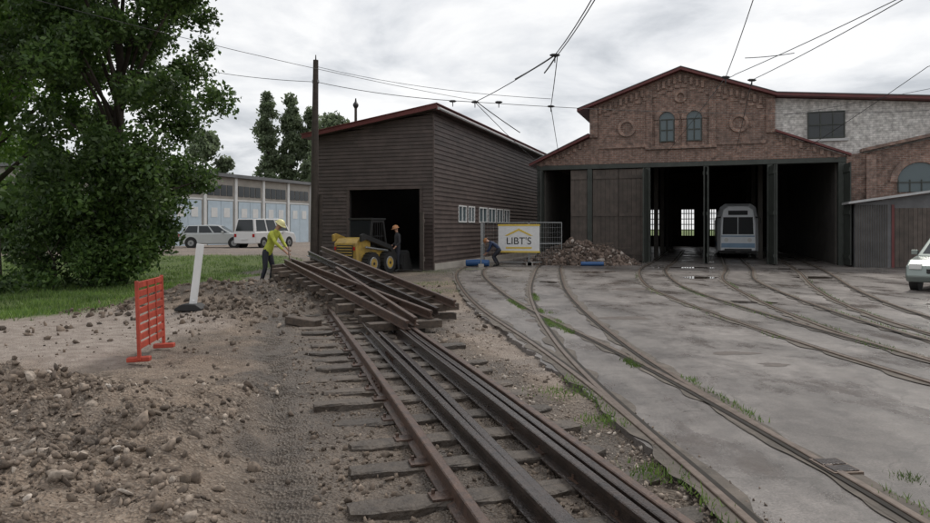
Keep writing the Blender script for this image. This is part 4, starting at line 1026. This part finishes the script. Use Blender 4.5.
    if helm:
        mb=MB(); n=16
        Rm=Matrix((fw,sd,up)).transposed()
        prof=[(.0,.150),(.045,.145),(.08,.125),(.103,.09),(.112,.045),(.114,.03),(.14,.026),(.138,.018)]
        vs=[]
        for r_,z in prof:
            for i in range(n):
                a=2*math.pi*i/n; ex=1.12+(.25 if(r_>.12 and math.cos(a)>.3) else 0)
                vs.append(hd+Rm@Vector((max(r_,.001)*math.cos(a)*ex,max(r_,.001)*math.sin(a)*.98,z)))
        mb.add(vs,[(j*n+i,j*n+(i+1)%n,(j+1)*n+(i+1)%n,(j+1)*n+i) for j in range(len(prof)-1) for i in range(n)],helm)
        mb.build('hard_hat',root,smooth=True)
    return root
h1=float(height(np.array([-5.25]),np.array([18.7]))[0])
J1=dict(pelvis=(-.04,0,.93),chest=(.17,0,1.32),neck=(.25,0,1.50),head=(.34,0,1.63),shL=(.18,.19,1.40),shR=(.18,-.19,1.40),elL=(.33,.22,1.13),elR=(.34,-.22,1.15),wrL=(.50,.12,.98),wrR=(.55,-.06,.90),
 hipL=(-.04,.1,.88),hipR=(-.04,-.1,.88),knL=(.06,.13,.48),knR=(-.02,-.13,.47),anL=(-.03,.15,.08),anR=(-.14,-.15,.08),toeL=(.14,.17,.035),toeR=(.03,-.17,.035))
w1=person('worker_in_hi_vis_vest',(-5.25,18.7,h1-.06),math.radians(-15),J1,dict(torso=M_hiviz,arm=M_hiviz,leg=M_navy,skin=M_skin,shoe=M_blk,hair=M_blk),helm=M_helm)
mb=MB(); mb.tube([(.52,.16,1.06),(.63,-.05,.84),(.95,-.3,.3)],.016,M_rust,8); mb.build('pry_bar',w1)
J2=dict(pelvis=(0,0,.95),chest=(.02,0,1.36),neck=(.03,0,1.53),head=(.07,0,1.67),shL=(.0,.2,1.43),shR=(.0,-.2,1.43),elL=(-.02,.27,1.14),elR=(.0,-.27,1.14),wrL=(.16,.22,.95),wrR=(.20,-.2,.98),
 hipL=(0,.1,.9),hipR=(0,-.1,.9),knL=(.03,.12,.48),knR=(.03,-.12,.48),anL=(0,.15,.08),anR=(-.04,-.15,.08),toeL=(.17,.19,.035),toeR=(.13,-.19,.035))
person('worker_by_loader',(-2.62,27.2,0),math.radians(200),J2,dict(torso=M_jacket,arm=M_jacket,leg=M_navy,skin=M_skin,shoe=M_blk,hair=M_blk),helm=M_helmw)
J3=dict(pelvis=(-.2,0,.78),chest=(.14,0,1.02),neck=(.28,0,1.08),head=(.40,0,1.12),shL=(.17,.19,1.05),shR=(.17,-.19,1.05),elL=(.26,.22,.78),elR=(.27,-.22,.78),wrL=(.42,.14,.58),wrR=(.43,-.14,.56),
 hipL=(-.18,.1,.74),hipR=(-.18,-.1,.74),knL=(.1,.15,.44),knR=(.06,-.15,.43),anL=(-.1,.16,.08),anR=(-.14,-.16,.08),toeL=(.08,.18,.035),toeR=(.04,-.18,.035))
person('crouching_worker',(1.35,31.0,0),math.radians(170),J3,dict(torso=M_blueov,arm=M_blueov,leg=M_navy,skin=M_skin,shoe=M_blk,hair=M_blk),helm=M_helmw)
# ------------------------------------------------------------------ world / light / camera
w=bpy.data.worlds.new('World'); sc.world=w; w.use_nodes=True; nt=w.node_tree; L=nt.links
bg=nt.nodes['Background']; bg.inputs['Strength'].default_value=.1
EL=math.radians(52); AZ=math.radians(35)
sky=N(nt,'ShaderNodeTexSky'); sky.sky_type='NISHITA'; sky.sun_disc=False; sky.sun_elevation=EL; sky.sun_rotation=AZ
tc=N(nt,'ShaderNodeTexCoord'); s=N(nt,'ShaderNodeSeparateXYZ'); L.new(tc.outputs['Generated'],s.inputs[0])
az=N(nt,'ShaderNodeMath',operation='MAXIMUM'); L.new(s.outputs[2],az.inputs[0]); az.inputs[1].default_value=0
aa=N(nt,'ShaderNodeMath',operation='ADD'); L.new(az.outputs[0],aa.inputs[0]); aa.inputs[1].default_value=.2
dx=N(nt,'ShaderNodeMath',operation='DIVIDE'); L.new(s.outputs[0],dx.inputs[0]); L.new(aa.outputs[0],dx.inputs[1])
dy=N(nt,'ShaderNodeMath',operation='DIVIDE'); L.new(s.outputs[1],dy.inputs[0]); L.new(aa.outputs[0],dy.inputs[1])
cb=N(nt,'ShaderNodeCombineXYZ'); L.new(dx.outputs[0],cb.inputs[0]); L.new(dy.outputs[0],cb.inputs[1]); cb.inputs[2].default_value=0
no=N(nt,'ShaderNodeTexNoise'); no.inputs['Scale'].default_value=1.5; no.inputs['Detail'].default_value=8; no.inputs['Roughness'].default_value=.56; no.inputs['Distortion'].default_value=.3; L.new(cb.outputs[0],no.inputs['Vector'])
r=N(nt,'ShaderNodeValToRGB'); e=r.color_ramp.elements; e[0].position=.36; e[0].color=(.56,.585,.62,1); e[1].position=.57; e[1].color=(1.0,1.0,1.0,1)
q=r.color_ramp.elements.new(.46); q.color=(.80,.815,.84,1)
L.new(no.outputs['Fac'],r.inputs[0])
vs_=N(nt,'ShaderNodeVectorMath',operation='SCALE'); vs_.inputs['Scale'].default_value=10.3; L.new(r.outputs[0],vs_.inputs[0])
mx=N(nt,'ShaderNodeMix',data_type='RGBA'); mx.inputs[0].default_value=.94; L.new(sky.outputs[0],mx.inputs[6]); L.new(vs_.outputs[0],mx.inputs[7])
L.new(mx.outputs[2],bg.inputs['Color'])
sl=bpy.data.lights.new('sun','SUN'); sl.energy=1.5; sl.angle=math.radians(10); sl.color=(1,.93,.84)
so=bpy.data.objects.new('sun',sl); COL.objects.link(so)
dv=Vector((math.sin(AZ)*math.cos(EL),math.cos(AZ)*math.cos(EL),math.sin(EL)))
so.rotation_euler=dv.to_track_quat('Z','Y').to_euler()
cd=bpy.data.cameras.new('camera'); co_=bpy.data.objects.new('camera',cd); COL.objects.link(co_)
co_.location=(0,0,1.7); co_.rotation_euler=(math.pi/2,0,0); cd.lens=36*700/930; cd.sensor_width=36; cd.shift_y=-33.5/930; cd.clip_end=3000; cd.clip_start=.05
sc.camera=co_
sc.view_settings.view_transform='Standard'; sc.view_settings.look='None'; sc.view_settings.exposure=0
